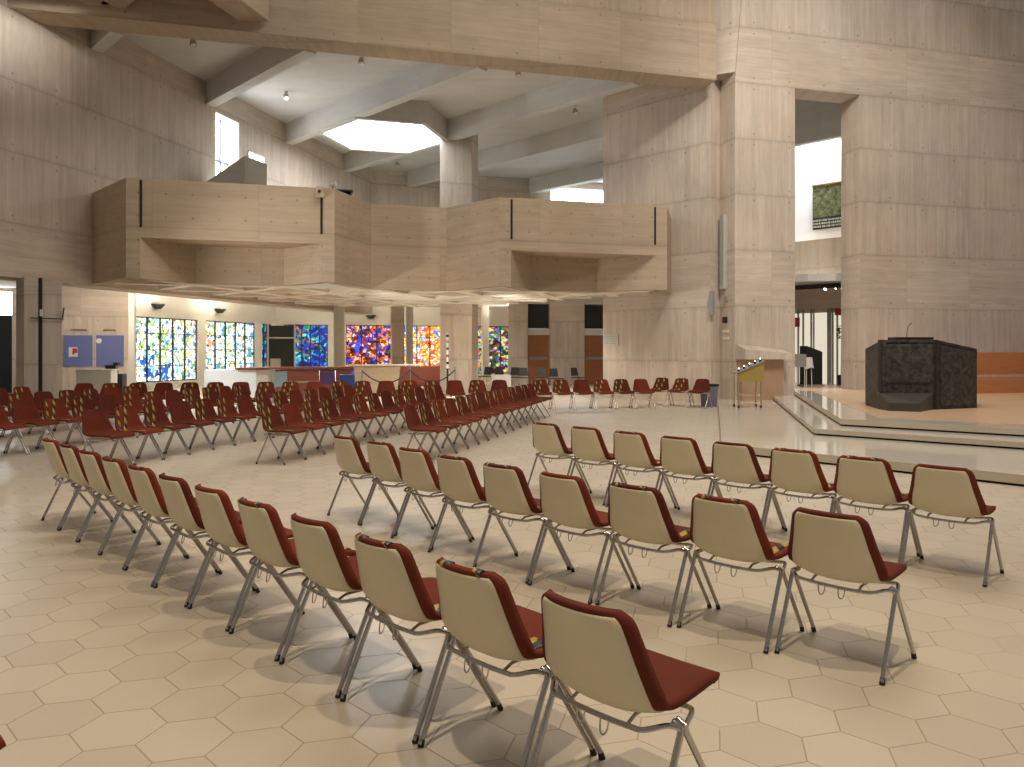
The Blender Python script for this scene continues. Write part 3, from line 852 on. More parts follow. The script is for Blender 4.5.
# black chairs far behind
def make_black():
    t = thing('stacking_chair', '', 'chair')
    m = MB(); m.box((0, 0, .45), (.44, .42, .04)); m.build('seat', M['black'], t, bevel=.012)
    m = MB(); P = [(-.2, -.2, .52), (.2, -.2, .52), (.17, -.27, .86), (-.17, -.27, .86)]
    Q_ = [(x, y - .03, z) for x, y, z in P]
    m.v += P + Q_; 
    for f in ((0, 1, 2, 3), (7, 6, 5, 4), (0, 4, 5, 1), (1, 5, 6, 2), (2, 6, 7, 3), (3, 7, 4, 0)): m.f.append(f); m.m.append(0)
    m.build('backrest', M['black'], t)
    for sx in (-1, 1):
        for sy in (-1, 1):
            m = MB(); m.tube([(sx * .19, sy * .17, .43), (sx * .22, sy * .22, 0)], .012, 6); m.build('leg', M['chrome'], t)
        m = MB(); m.tube([(sx * .19, -.18, .43), (sx * .19, -.22, .56)], .01, 6); m.build('back_bracket', M['chrome'], t)
    return t
bc = make_black(); first = True
for k, (u, Y, rz, lab) in enumerate(((462, 30, 20, 'black stacking chair left of the lone wide column, by the rope post'), (485, 33, 60, 'black chair in front of the rightmost stained glass, nearest the wide column'),
        (500, 33, 100, 'black chair beside the white low box under the rightmost stained glass'), (514, 32, 80, 'black chair at the right foot of the rightmost stained glass'),
        (525.5, 31.5, 110, 'black chair just left of the left brown door'), (542, 32, 95, 'black chair in front of the left brown door'),
        (557, 30.5, 120, 'black chair standing before the pillar between two brown doors'), (578.5, 31.5, 130, 'black chair just left of the right brown door'))):
    o = bc if first else copy_tree(bc); first = False
    o.location = (ray(u) * Y, Y, 0); o.rotation_euler = (0, 0, R(rz + 90)); o['label'] = lab; o['group'] = 'black chairs under the gallery'

# ================================================================== AMBO
a0, a1, a2, a3 = at(865.3, 405.4, z3), at(880, 409.6, z3), at(937, 409.8, z3), at(977, 408.2, z3)
cen = (a0 + a3) / 2 + D105 * .55
t = thing('ambo', 'dark cast-metal reading desk with textured panels on the sanctuary floor', 'lectern', V3(cen, z3))
LC = lambda p: Vector((p[0] - cen.x, p[1] - cen.y))
def panel(p, q, h0, h1, th, name, inset=0, mat=M['bronze'], zb=.0, out=0):
    p, q = LC(p), LC(q); dr = (q - p).normalized(); nn = Vector((-dr.y, dr.x))   # left = away from camera when going right
    p = p + dr * inset - nn * out; q = q - dr * inset - nn * out
    m = MB(); m.v += [(p.x, p.y, zb), (q.x, q.y, zb), (q.x + nn.x * th, q.y + nn.y * th, zb), (p.x + nn.x * th, p.y + nn.y * th, zb),
                      (p.x, p.y, h0), (q.x, q.y, h1), (q.x + nn.x * th, q.y + nn.y * th, h1), (p.x + nn.x * th, p.y + nn.y * th, h0)]
    for f in ((3, 2, 1, 0), (4, 5, 6, 7), (0, 1, 5, 4), (1, 2, 6, 5), (2, 3, 7, 6), (3, 0, 4, 7)): m.f.append(f); m.m.append(0)
    return m.build(name, mat, t, bevel=.01)
b0, b3 = a0 * 1.055 + D15 * .05, a3 * 1.05 - D15 * .1
dark2 = plain('smooth_dark_metal', (.035, .033, .031), .4, .3)
hs, hm = 1.25, 1.43
panel(a0, a1, hs, hm - .02, .12, 'side_panel')
panel(a1, a2, hm, hm, .12, 'front_panel'); panel(a2, a3, hm, hs, .12, 'side_panel')
panel(a1, a2, hm - .1, hm - .1, .03, 'relief_panel', .10, M['bronze'], .55, .03)
panel(a1, a1 + (a2 - a1) * .03, hm, hm, .12, 'corner_strip', 0, dark2, 0, .03); panel(a2 - (a2 - a1) * .04, a2, hm, hm, .12, 'corner_strip', 0, dark2, 0, .03)
panel(a2, a3, hm - .12, hs - .06, .03, 'relief_panel', .08, M['bronze'], .08, .025)
panel(b0, a0, hs, hs, .1, 'side_panel'); 
panel(a3, b3, hs, hs, .1, 'side_panel')
m = MB(); 
pts = [LC(a0), LC(a1), LC(a2), LC(a3), LC(b3), LC(b0)]; hh = [hs, hm, hm, hs, hs - .02, hs - .02]
i0 = len(m.v); m.v += [(p.x, p.y, h - .05) for p, h in zip(pts, hh)] + [(p.x, p.y, h - .09) for p, h in zip(pts, hh)]
m.f.append(tuple(range(6))); m.m.append(0); m.f.append(tuple(range(11, 5, -1))); m.m.append(0)
for k in range(6): q = (k + 1) % 6; m.f.append((k, 6 + k, 6 + q, q)); m.m.append(0)
m.build('top', dark2, t)
# projecting foot block
f0, f1, f2 = at(884, 410.6, z3), at(912, 411.6, z3), at(934, 409.6, z3)
F_ = [LC(a1 + (a2 - a1) * -.02), LC(f0 - D105 * .16 - D15 * .02), LC(f1 - D105 * .16 + D15 * .05), LC(a2 - (a2 - a1) * .06)]
m = MB(); B_k = [LC(a2 - (a2 - a1) * .06 + D105 * .06), LC(a1 + D105 * .06)]
allp = F_ + B_k; zt = [.34, .17, .17, .34, .34, .34]
m.v += [(p.x, p.y, 0) for p in allp] + [(p.x, p.y, z) for p, z in zip(allp, zt)]
m.f.append(tuple(range(5, -1, -1))); m.m.append(0)
for f in ((6, 7, 8, 9), (6, 9, 10, 11)): m.f.append(f); m.m.append(0)
for k in range(6): q = (k + 1) % 6; m.f.append((k, q, 6 + q, 6 + k)); m.m.append(0)
m.build('foot_block', plain('worn_dark_metal', (.07, .064, .058), .45, .2), t)
m = MB(); tp = (a1 + a2) / 2 + D105 * .25
cx = LC(tp) + Vector((.26, .05)); m.box((cx.x, cx.y, hm + .03), (.80, .32, .05), R(3)); bd = m.build('book_rest', M['black'], t, bevel=.008)
m = MB(); mx = LC(at(908, 405, z3)); mp = Vector((cx.x - .08, cx.y, 0))
m.tube([(mp.x, mp.y, hm + .05), (mp.x + .01, mp.y, hm + .18), (mp.x + .03, mp.y, hm + .27), (mp.x + .09, mp.y - .02, hm + .36)], [.008, .006, .006, .009], 8)
m.build('microphone', M['black'], t)

# ================================================================== BENCH
bp = at(968, 394, z3); 
t = thing('wooden_bench', 'long orange wooden bench against the far wall right of the dark ambo', 'bench', V3(bp, z3), R(15))
m = MB(); m.box((4.0, .25, .42), (8.2, .5, .05)); m.build('seat', M['bench'], t)
m = MB(); m.box((4.0, .03, .19), (8.2, .05, .38)); m.build('front_board', M['bench'], t)
m = MB(); m.box((4.0, .55, .83), (8.2, .05, .64)); m.build('backrest', M['bench'], t)
for k in range(4):
    m = MB(); m.box((.5 + k * 2.2, .53, .46), (.12, .06, .14)); m.build('bracket', M['black'], t)

# ================================================================== votive candle stand
vp = at(748, 407.5, z1)
t = thing('candle_stand', 'wheeled votive stand with mustard side panel and sloping rack of lit candles', 'candle stand', V3(vp, z1), R(0))
m = MB()
for x in (-.28, .28):
    for y in (-.15, .25): m.tube([(x, y, .07), (x, y, .80 if x < 0 else 1.0)], .018, 8)
m.tube([(-.28, -.15, .32), (.28, -.15, .32)], .012, 6); m.tube([(-.28, .25, .32), (.28, .25, .32)], .012, 6); m.tube([(-.28, -.15, .12), (.28, -.15, .12)], .012, 6)
m.build('frame', M['brass'], t, smooth=True)
m = MB(); i0 = 0; pr = [(-.28, .66), (.33, .66), (.36, 1.17), (-.20, .93), (-.32, .86)]
m.v += [(x, -.17, z) for x, z in pr] + [(x, -.14, z) for x, z in pr]
m.f.append((0, 1, 2, 3, 4)); m.f.append((9, 8, 7, 6, 5)); m.m += [0, 0]
for k in range(5): q = (k + 1) % 5; m.f.append((k, 5 + k, 5 + q, q)); m.m.append(0)
m.build('side_panel', M['olive'], t)
m = MB()
m.v += [(-.36, -.2, .86), (.36, -.2, 1.17), (.36, .3, 1.17), (-.36, .3, .86), (-.36, -.2, .89), (.36, -.2, 1.2), (.36, .3, 1.2), (-.36, .3, .89)]
for f in ((3, 2, 1, 0), (4, 5, 6, 7), (0, 1, 5, 4), (1, 2, 6, 5), (2, 3, 7, 6), (3, 0, 4, 7)): m.f.append(f); m.m.append(0)
m.build('candle_rack', M['grey'], t)
for k in range(5):
    f = (k + .5) / 5; m = MB(); m.tube([(-.34 + .68 * f, -.12, .89 + .31 * f - .02), (-.34 + .68 * f, -.12, .95 + .31 * f)], .03, 8); cd = m.build('candle_cup', M['darkglass'], t)
    m = MB(); m.tube([(-.34 + .68 * f, -.12, .95 + .31 * f), (-.34 + .68 * f, -.12, .985 + .31 * f)], [.014, .004], 6); m.build('flame', M['candle'], cd)
for x in (-.28, .28):
    for y in (-.15, .25):
        m = MB(); m.tube([(x - .015, y, .036), (x + .015, y, .036)], .036, 12); m.build('castor', M['rubber'], t)
# low table left of it
vp2 = at(727.5, 394.5, z1)
t = thing('side_table', 'small dark-topped table against the pier behind the candle stand', 'table', V3(vp2, z1), R(15))
m = MB(); m.box((0, 0, .80), (.50, .40, .08)); m.build('tabletop', M['black'], t)
m = MB()
for x in (-.2, .2):
    for y in (-.15, .15):
        m = MB(); m.tube([(x, y, 0), (x, y, .78)], .016, 8); m.build('leg', M['brass'], t)
m = MB(); m.box((-.02, 0, .05), (.42, .34, .06)); m.build('base_shelf', M['black'], t)
m = MB(); m.box((0, 0, .0), (.3, .22, .035)); o = m.build('leaflets', M['white'], None, loc=V3(vp2, z1 + .862)); o.rotation_euler = (0, 0, R(20)); tag(o, 'stack of white papers lying on the small dark-topped table', 'papers')
# stone ledge on the pier
lp0, lp1 = W(735.5) - D105 * .02, W(781) - D105 * .02
m = MB(); h = []
i0 = 0
q0, q1 = lp0 - D105 * .0, lp1
m.v += [tuple(V3(q0, 1.33)), tuple(V3(q1, 1.33)), tuple(V3(q1 - D105 * .5, 1.33)), tuple(V3(q0 - D105 * .5, 1.33)),
        tuple(V3(q0, 1.78)), tuple(V3(q1, 1.62)), tuple(V3(q1 - D105 * .5, 1.50)), tuple(V3(q0 - D105 * .5, 1.62))]
for f in ((3, 2, 1, 0), (4, 5, 6, 7), (0, 1, 5, 4), (1, 2, 6, 5), (2, 3, 7, 6), (3, 0, 4, 7)): m.f.append(f[::-1]); m.m.append(0)
tag(m.build('stone_ledge', M['wall']), 'pale sloping stone ledge projecting from the pier above the candle stand', 'ledge')
# plinth below the ledge
m = MB(); m.prism([lp0 + D15 * .05, lp1 - D15 * .1, lp1 - D15 * .1 - D105 * .25, lp0 + D15 * .05 - D105 * .25], z1, 1.33)
tag(m.build('ledge_plinth', plain('reddish_stone', (.42, .27, .18), .6, 0, .15, .3, 3)), 'reddish stone plinth under the sloping ledge of the pier', 'plinth')

# ================================================================== things in the corridor
lp = Vector((ray(811) * 25.6, 25.6))
t = thing('corridor_lectern', 'tall black slant-topped stand before the lit cream screen', 'stand', V3(lp, z3), R(15))
m = MB(); m.v += [(-.3, -.2, 0), (.3, -.2, 0), (.3, .2, 0), (-.3, .2, 0), (-.3, -.2, 1.36), (.3, -.2, 1.16), (.3, .2, 1.16), (-.3, .2, 1.36)]
for f in ((3, 2, 1, 0), (4, 5, 6, 7), (0, 1, 5, 4), (1, 2, 6, 5), (2, 3, 7, 6), (3, 0, 4, 7)): m.f.append(f); m.m.append(0)
m.build('body', M['black'], t, bevel=.01)
m = MB(); m.box((0, 0, .03), (.7, .5, .06)); m.build('base', M['grey'], t)
sp_ = Vector((ray(800.5) * 24.6, 24.6))
t = thing('music_stand', 'small grey desk on thin legs at the left of the tall opening', 'stand', V3(sp_, z3), R(10))
m = MB(); m.box((0, 0, .88), (.38, .05, .42)); m.build('desk_panel', M['grey'], t)
for x in (-.15, .15): m = MB(); m.tube([(x, 0, 0), (x, 0, .7)], .014, 6); m.build('leg', M['white'], t)
sp_ = Vector((ray(809) * 24.9, 24.9))
t = thing('cloth_stand', 'white cloth draped over a thin-legged stand in the tall opening', 'stand', V3(sp_, z3), R(10))
m = MB(); 
for k, (r0, z) in enumerate(((.10, .98), (.12, .96), (.14, .8), (.18, .62))):
    for j in range(16):
        w = 2 * math.pi * j / 16; rr_ = r0 * (1 + .12 * math.sin(4 * w) * k / 3); m.v.append((rr_ * math.cos(w), rr_ * .7 * math.sin(w), z + (.03 * math.sin(3 * w) if k == 3 else 0)))
for k in range(3):
    for j in range(16): q = (j + 1) % 16; m.f.append((k * 16 + j, (k + 1) * 16 + j, (k + 1) * 16 + q, k * 16 + q)); m.m.append(0)
m.f.append(tuple(range(16))); m.m.append(0)
m.build('cloth', M['white'], t, smooth=True)
for x in (-.1, .1): m = MB(); m.tube([(x, 0, 0), (x * .8, 0, .94)], .014, 6); m.build('leg', M['white'], t)
m = MB(); pos = on(797, Q - nq * .25, D135); m.box(V3(pos, 2.62), (.22, .03, .34), R(15)); tag(m.build('wall_sign', M['sign_red']), 'red square sign at the left of the lit cream screen', 'sign')
m = MB(); pos = on(838, Q - nq * .25, D135); m.box(V3(pos, 2.95), (.26, .03, .24), R(15)); tag(m.build('wall_sign', M['sign_red']), 'red sign at the top right of the lit cream screen', 'sign')
# spotlight track
t = thing('track_light', 'black ceiling track with small glowing spotlights in the tall opening', 'light', V3(on(818, Q - nq * 1.6, D135), 3.78), R(135))
m = MB(); m.box((0, 0, 0), (2.6, .12, .16)); m.build('track', M['black'], t)
for k, x in enumerate((-.30, -.65, -.85)):
    m = MB(); m.tube([(x, -.02, -.02), (x, .12, -.12)], [.05, .06], 10); sl = m.build('lamp_head', M['black'], t)
    m = MB(); m.tube([(x, .121, -.121), (x, .126, -.126)], .05 if k == 0 else .025, 10); m.build('lamp_glass', M['lamp'], sl)
# dried plant by the screen
t = thing('potted_plant', 'dark green plant in front of the lit screen at the right of the opening', 'plant', V3(on(841, Q - nq * .5, D135), z3))
m = MB(); m.tube([(0, 0, 0), (0, 0, .35)], [.1, .14], 12); m.build('pot', M['black'], t)
m = MB(); m.tube([(0, 0, .3), (.02, 0, 1.9)], .012, 6); m.build('stem', M['black'], t)
m = MB(); random.seed(5)
for k in range(50):
    a = random.uniform(0, 6.28); r_ = random.uniform(.02, .2); z = 1.85 + random.uniform(-.22, .22); c = Vector((r_ * math.cos(a), r_ * math.sin(a), z))
    u_ = Vector((random.uniform(-1, 1), random.uniform(-1, 1), random.uniform(-1, 1))).normalized(); w = u_.orthogonal().normalized()
    m.quad([c - u_ * .08, c + w * .025, c + u_ * .08, c - w * .025])
m.build('leaves', plain('dark_leaf', (.02, .05, .02), .6), t)
random.seed(21)

# ================================================================== small fittings
def nbox(name, u, v0, v1, P, dr, w, th, mat, lab, cat, ang, n=None):
    nn = Vector((-dr.y, dr.x)); 
    if nn.y > 0: nn = -nn
    c = on(u, P, dr) + nn * (th / 2 + .002); z0_, z1_ = zt_(v1, c), zt_(v0, c)
    m = MB(); m.box(V3(c, (z0_ + z1_) / 2), (w, th, z1_ - z0_), R(ang))
    return tag(m.build(name, mat, bevel=.004), lab, cat)
# narrow side face of the pier
NP = WP
def nface(name, u, v0, v1, w, th, mat, lab, cat):
    c = on(u, WP, D105) - D15 * (th / 2 + .002); m = MB()
    m.box(V3(c, (zt_(v0, c) + zt_(v1, c)) / 2), (w, th, zt_(v0, c) - zt_(v1, c)), R(105)); return tag(m.build(name, mat), lab, cat)
nface('column_speaker', 724.5, 215, 289, .22, .10, M['pale'], 'tall pale grey-green column loudspeaker on the pier edge', 'loudspeaker')
nface('wall_switch', 727, 296, 301, .12, .05, M['grey'], 'small round grey fitting on the pier below the tall speaker', 'fitting')
nface('wall_sensor', 726, 317, 323, .16, .08, M['black'], 'small dark sensor on the pier above the pale plates', 'sensor')
nface('wall_plate', 726, 330, 332.5, .32, .02, M['white'], 'upper of two pale horizontal plates on the pier edge', 'plate')
nface('wall_plate', 726, 337, 339.5, .32, .02, M['white'], 'lower of two pale horizontal plates on the pier edge', 'plate')
nbox('wall_speaker', 713, 291, 315, P1, D135, .12, .12, M['grey'], 'slim grey loudspeaker on the plain wall left of the pier', 'loudspeaker', 135)
# notice beside the doors
c = on(611, P1, D135) - n135 * .02
t = thing('wall_notice', 'pale printed notice on the wall right of the brown doors', 'notice', V3(c, zt_(345, c)), R(-45))
hN = zt_(335, c) - zt_(345, c)
m = MB(); m.box((0, 0, hN / 2), (.62, .02, hN)); m.build('sheet', plain('pale_sheet', (.55, .54, .5), .6), t)
m = MB()
for k in range(5): m.box((-.02 * (k % 2), -.012, hN * (.15 + .17 * k)), (.5 - .06 * (k % 3), .004, .014))
m.build('printed_lines', M['grey'], t)
# bin
bpn = at(709, 406.5); t = thing('litter_bin', 'dark purple-grey bin with black lid beside the last red chair', 'bin', V3(bpn, 0), R(15))
m = MB(); m.v += [(-.17, -.14, 0), (.17, -.14, 0), (.17, .14, 0), (-.17, .14, 0), (-.2, -.17, .58), (.2, -.17, .58), (.2, .17, .58), (-.2, .17, .58)]
for f in ((3, 2, 1, 0), (4, 5, 6, 7), (0, 1, 5, 4), (1, 2, 6, 5), (2, 3, 7, 6), (3, 0, 4, 7)): m.f.append(f); m.m.append(0)
m.build('body', M['purple'], t, bevel=.01); m = MB(); m.box((0, 0, .61), (.43, .37, .06)); m.build('lid', M['black'], t, bevel=.01)
# ceiling spotlights
k_ = 0
for (u, v, lab) in ((193, 41, 'over the far left wall, nearest the big beam'), (286, 95, 'between the first two slanting beams'), (361, 60, 'just behind the big beam, left of centre'),
                    (518, 72, 'just behind the big beam, right of centre'), (575, 110, 'near the plain upper wall at the right'), (397, 163, 'beyond the hexagonal skylight')):
    Yc = F * (Z_CL - EYE - .12) / (YH - v); x = ray(u) * Yc
    t = thing('ceiling_spotlight', 'small round ceiling spotlight ' + lab, 'light', (x, Yc, Z_CL), 0, 'ceiling spotlights')
    m = MB(); m.tube([(0, 0, 0), (0, 0, -.05)], .06, 16); m.build('mount', M['white'], t)
    m = MB(); m.tube([(0, 0, -.05), (0, 0, -.12), (.02, -.03, -.24)], [.03, .08, .09], 16); h_ = m.build('lamp_housing', M['chrome'], t, smooth=True)
    m = MB(); m.tube([(.02, -.03, -.241), (.021, -.031, -.246)], .075, 16); m.build('lamp_glass', M['lamp'] if v > 60 and v < 100 and u < 300 else M['white'], h_)
# things on the gallery
c = on(320, F1r, D15) - D105 * .09
t = thing('parapet_camera', 'small beige box with lens clamped on the left gallery parapet edge', 'camera', V3(c, Z_GT), R(15))
m = MB(); m.box((0, 0, -.12), (.20, .16, .26)); m.build('housing', M['gal'], t, bevel=.01)
m = MB(); m.tube([(-.02, -.08, -.12), (-.02, -.14, -.13)], .04, 12); m.build('lens', M['black'], t)
c = on(333, F1r + D105 * .6, D15)
t = thing('gallery_lamp', 'tiny white spotlight on a stalk above the left gallery parapet', 'light', V3(c, 4.5), 0)
m = MB(); m.tube([(0, 0, 0), (0, 0, 1.35)], .015, 6); m.build('stalk', M['black'], t)
m = MB(); m.tube([(-.06, 0, 1.38), (.08, -.02, 1.40)], [.05, .07], 10); m.build('lamp_head', M['white'], t)
c = on(343, S3 + D135 * 1.0, D75 * 1.0); c = Vector((ray(343) * 20.6, 20.6))
t = thing('organ_console', 'black console top just showing over the gallery parapet corner', 'console', V3(c, 4.5), R(15))
m = MB(); m.box((0, 0, .68), (.42, .4, 1.36)); m.build('cabinet', M['black'], t, bevel=.02)
m = MB(); m.box((0, -.1, 1.38), (.5, .5, .04)); m.build('lid', M['black'], t)
# stair wall behind gallery
ya = 23.6
pts = [(205, 185), (245, 155.5), (267, 164), (267, 200), (205, 200)]
m = MB(); fr = [(ray(u) * ya, ya, EYE + (YH - v) * ya / F) for u, v in pts]
m.v += [(-9.35, 23.0, 4.5), (-8.35, 23.27, 4.5), (-8.35, 23.27, 7.4), (-9.35, 23.0, 7.4)]
m = MB(); p0 = Vector((ray(203) * ya, ya)); p1 = on(245, p0, D15); p2 = on(267, p1, d(35))
n0 = len(m.v); zz = [zt_(184, p0), zt_(155.5, p1), zt_(164, p2)]
L3 = [p0, p1, p2]; bk = [q + D105 * .35 for q in L3]
m.v += [(q.x, q.y, 4.5) for q in L3] + [(q.x, q.y, z) for q, z in zip(L3, zz)] + [(q.x, q.y, 4.5) for q in bk] + [(q.x, q.y, z) for q, z in zip(bk, zz)]
for f in ((0, 1, 4, 3), (1, 2, 5, 4), (7, 6, 9, 10), (8, 7, 10, 11), (3, 4, 10, 9), (4, 5, 11, 10), (2, 8, 11, 5), (6, 0, 3, 9)): m.f.append(f); m.m.append(0)
struct(m.build('wall_stair', M['ceil']))
wa, wb = lw(248) - n75 * .01, lw(264) - n75 * .01
o = bpy.data.objects.new('window_13', None); COL.objects.link(o); o['kind'] = 'structure'
m = MB(); zlo, zhi = 7.4, zt_(151, wa); m.quad([V3(wa, zlo), V3(wb, zlo), V3(wb, zhi), V3(wa, zhi)]); m.build('window_glass', M['winw'], o)
m = MB()
for k in range(4): m.box(V3(wa.lerp(wb, k / 3), (zlo + zhi) / 2), (.05, .05, zhi - zlo), R(75))
m.box(V3((wa + wb) / 2, zhi), ((wb - wa).length, .06, .06), R(75)); m.build('window_frame', M['white'], o)

# ================================================================== under the gallery
# notice boards
for u0, u1, lab in ((63.5, 92.5, 'blue notice board with small red and white poster, left of the pair'), (96.5, 124, 'blue notice board with a small white badge, right of the pair')):
    p, q = on(u0, BW, D15), on(u1, BW, D15); c = (p + q) / 2 - D105 * .03; w_ = (q - p).length
    z0_, z1_ = zt_(366.5, c), zt_(335.3, c)
    t = thing('notice_board', lab, 'notice board', V3(c, z0_), R(15), 'blue notice boards')
    m = MB(); m.box((0, 0, (z1_ - z0_) / 2), (w_, .04, z1_ - z0_)); m.build('cloth_panel', M['board'], t)
    if u0 < 70:
        m = MB(); m.box((-.15, -.03, .55), (.3, .01, .36)); m.build('poster', M['white'], t)
        m = MB(); m.box((-.09, -.04, .60), (.16, .01, .18)); m.box((-.14, -.04, .5), (.08, .01, .08)); m.build('poster_print', M['sign_red'], t)
    else:
        m = MB(); m.tube([(-.38, -.02, .98), (-.38, -.035, .98)], .1, 16); m.build('badge', M['white'], t)
for u0, u1, lab in ((72, 87, 'left of two slim wall lights above the blue boards'), (104, 116, 'right of two slim wall lights above the blue boards')):
    p, q = on(u0, BW, D15), on(u1, BW, D15); c = (p + q) / 2 - D105 * .05; m = MB()
    m.box(V3(c, zt_(329.5, c)), ((q - p).length, .12, .05), R(15)); tag(m.build('wall_light', M['brass']), lab, 'light')
# white desk with papers and dark machine near the boards
c = Vector((ray(97) * 23.5, 23.5)); 
t = thing('literature_table', 'white cloth-covered table below the blue notice boards', 'table', V3(c, 0), R(10))
m = MB(); m.box((0, 0, .5), (1.0, .6, .95)); m.build('table_cover', M['white'], t, bevel=.02)
m = MB(); m.box((0, 0, .99), (1.1, .66, .03)); m.build('tabletop', M['white'], t)
c = Vector((ray(114.5) * 24.2, 24.2)); t = thing('till_machine', 'black machine on a dark stand right of the white table', 'machine', V3(c, 0), R(10))
m = MB(); m.box((0, 0, .42), (.6, .45, .84)); m.build('stand', M['black'], t, bevel=.01)
m = MB(); m.box((-.08, 0, .98), (.3, .3, .28)); m.box((.06, .0, 1.15), (.14, .2, .1)); m.build('machine_body', M['black'], t)
# bar counter, L-shaped
t = thing('service_counter', 'long counter with white front and dark red worktop behind the chairs', 'counter', (0, 0, 0))
ca = Vector((ray(204) * 22.0, 22.0)); cb = on(256, ca, D15); cc = on(275, cb, d(50)); cd_ = on(352, cc, D15)
m = MB(); m.prism([ca, cb, cb + D105 * .7, ca + D105 * .7], 0, 1.02); m.build('white_front', M['white'], t)
m = MB(); m.prism([cb + D15 * .002, cc, cc + D105 * .7, cb + D105 * .7 + D15 * .002], 0, 1.0); m.build('end_panel', M['post'], t)
m = MB(); m.prism([cc, cd_, cd_ + D105 * .6, cc + D105 * .6], .1, 1.0); m.build('panelled_front', M['counter'], t)
m = MB(); m.prism([on(236, ca, D15) - D105 * .1, cb - D105 * .1, cc - D105 * .1 + D15 * .05, cd_ - D105 * .1, cd_ + D105 * .7, on(236, ca, D15) + D105 * .72], 1.02, 1.08); m.build('worktop', M['counter'], t)
m = MB(); m.prism([cc - D105 * .02 + D15 * .06, cd_ - D105 * .02, cd_ + D105 * .01, cc + D105 * .01 + D15 * .06], .60, .66); m.build('ledge', M['brass'], t)
# second counter farther right
t = thing('low_screen', 'low dark red panelled screen below the orange and blue glass', 'screen', (0, 0, 0))
ca = Vector((ray(398) * 30, 30.0)); cb = on(441, ca, D15)
m = MB(); m.prism([ca, cb, cb + D105 * .2, ca + D105 * .2], .15, .95); m.build('panel', M['counter'], t)
for q in (ca + D15 * .05, (ca + cb) / 2, cb - D15 * .1):
    m = MB(); m.box(V3(q + D105 * .1, .1), (.08, .3, .2), R(15)); m.build('foot', M['black'], t)
ca = Vector((ray(357) * 27, 27.0)); t = thing('font_block', 'pale stone block with thin white top behind the rope barrier', 'stone block', V3(ca, 0), R(15))
m = MB(); m.v += [(0, 0, 0), (1.4, 0, 0), (1.4, .8, 0), (0, .8, 0), (-.1, 0, 1.02), (1.55, 0, 1.02), (1.55, .8, 1.02), (-.1, .8, 1.02)]
for f in ((3, 2, 1, 0), (4, 5, 6, 7), (0, 1, 5, 4), (1, 2, 6, 5), (2, 3, 7, 6), (3, 0, 4, 7)): m.f.append(f); m.m.append(0)
m.build('body', M['gal'], t)
m = MB(); m.box((1.0, .4, 1.05), (2.5, 1.0, .04)); m.build('top_slab', M['white'], t)
# tall decorated candle on its stand
c = Vector((ray(447.5) * 26.6, 26.6))
t = thing('paschal_candle', 'tall thin decorated candle on a dark stand in front of the wide column', 'candle', V3(c, 0))
m = MB(); m.tube([(0, 0, 0), (0, 0, .04), (0, 0, .08), (0, 0, .9), (0, 0, .95)], [.2, .18, .04, .035, .09], 12); m.build('stand', M['black'], t)
m = MB(); m.tube([(0, 0, .95), (0, 0, 2.2)], .045, 12); cn = m.build('candle', M['white'], t, smooth=True)
for k, (z_, mt) in enumerate(((1.1, 'black'), (1.35, 'sign_red'), (1.6, 'blue'), (1.85, 'olive'), (2.05, 'black'))):
    m = MB(); m.tube([(0, 0, z_), (0, 0, z_ + .09)], .049, 12); m.build('painted_band', M[mt], cn)
# rope barrier
posts = [(362, 24.5, 'left'), (410, 25.2, 'middle'), (455, 25.8, 'right')]
tops = []
for k, (u, Y, w_) in enumerate(posts):
    t = thing('barrier_post', '%s of the three chrome rope-barrier posts behind the chairs' % {'left': 'leftmost', 'middle': 'middle', 'right': 'rightmost'}[w_], 'barrier post', (ray(u) * Y, Y, 0), 0, 'rope barrier posts')
    m = MB(); m.tube([(0, 0, 0), (0, 0, .03), (0, 0, .05)], [.16, .15, .03], 16); m.build('base', M['chrome'], t)
    m = MB(); m.tube([(0, 0, .04), (0, 0, .98)], .022, 10); m.build('pole', M['chrome'], t)
    m = MB(); m.tube([(0, 0, .98), (0, 0, 1.02), (0, 0, 1.04)], [.03, .035, .01], 10); m.build('cap', M['chrome'], t)
    tops.append(Vector((ray(u) * Y, Y, .93)))
for k in range(2):
    m = MB(); a, b = tops[k], tops[k + 1]
    m.tube([a.lerp(b, f / 14) + Vector((0, 0, -.45 * 4 * (f / 14) * (1 - f / 14) * .9)) for f in range(15)], .022, 8)
    tag(m.build('barrier_rope', M['rope']), 'dark sagging rope between the %s barrier posts' % ('left and middle' if k == 0 else 'middle and right'), 'rope')
# display stand at the counter's end, blue pushchair-like seat, bright leaflet holder
c = Vector((ray(268) * 21.4, 21.4)); 
# glass lobby frame
t = thing('glass_cabinet', 'tall white-framed glass cabinet in front of the blue stained glass', 'cabinet', V3(Vector((ray(268) * 31, 31)), 0), R(15))
m = MB()
for x in (0, 1.05): m.box((x, 0, 1.35), (.07, .07, 2.7))
for z in (2.68, 2.1): m.box((.52, 0, z), (1.05, .07, .06))
m.build('frame', M['white'], t)
gl = plain('smoky_glass', (.05, .055, .05), .05); 
m = MB(); m.box((.52, .05, 1.3), (1.0, .02, 2.6)); m.build('glass_panel', gl, t)
m = MB(); m.box((.3, -.15, 1.0), (.4, .3, .5)); m.build('paper_tray', M['white'], t)
c = Vector((ray(280.5) * 20.9, 20.9))
t = thing('display_easel', 'small pale blue folding board beside the end of the counter', 'board', V3(c, 0), R(60))
m = MB(); m.box((0, 0, .8), (.45, .04, .42)); m.build('board_panel', plain('pale_blue_board', (.35, .5, .6), .5), t)
for x in (-.18, .18): m = MB(); m.tube([(x, .1, 0), (x, 0, .62)], .014, 6); m.build('leg', M['chrome'], t)
c = Vector((ray(346) * 22.3, 22.3))
t = thing('blue_seat', 'blue plastic chair between the counter and the rope barrier', 'chair', V3(c, 0), R(200))
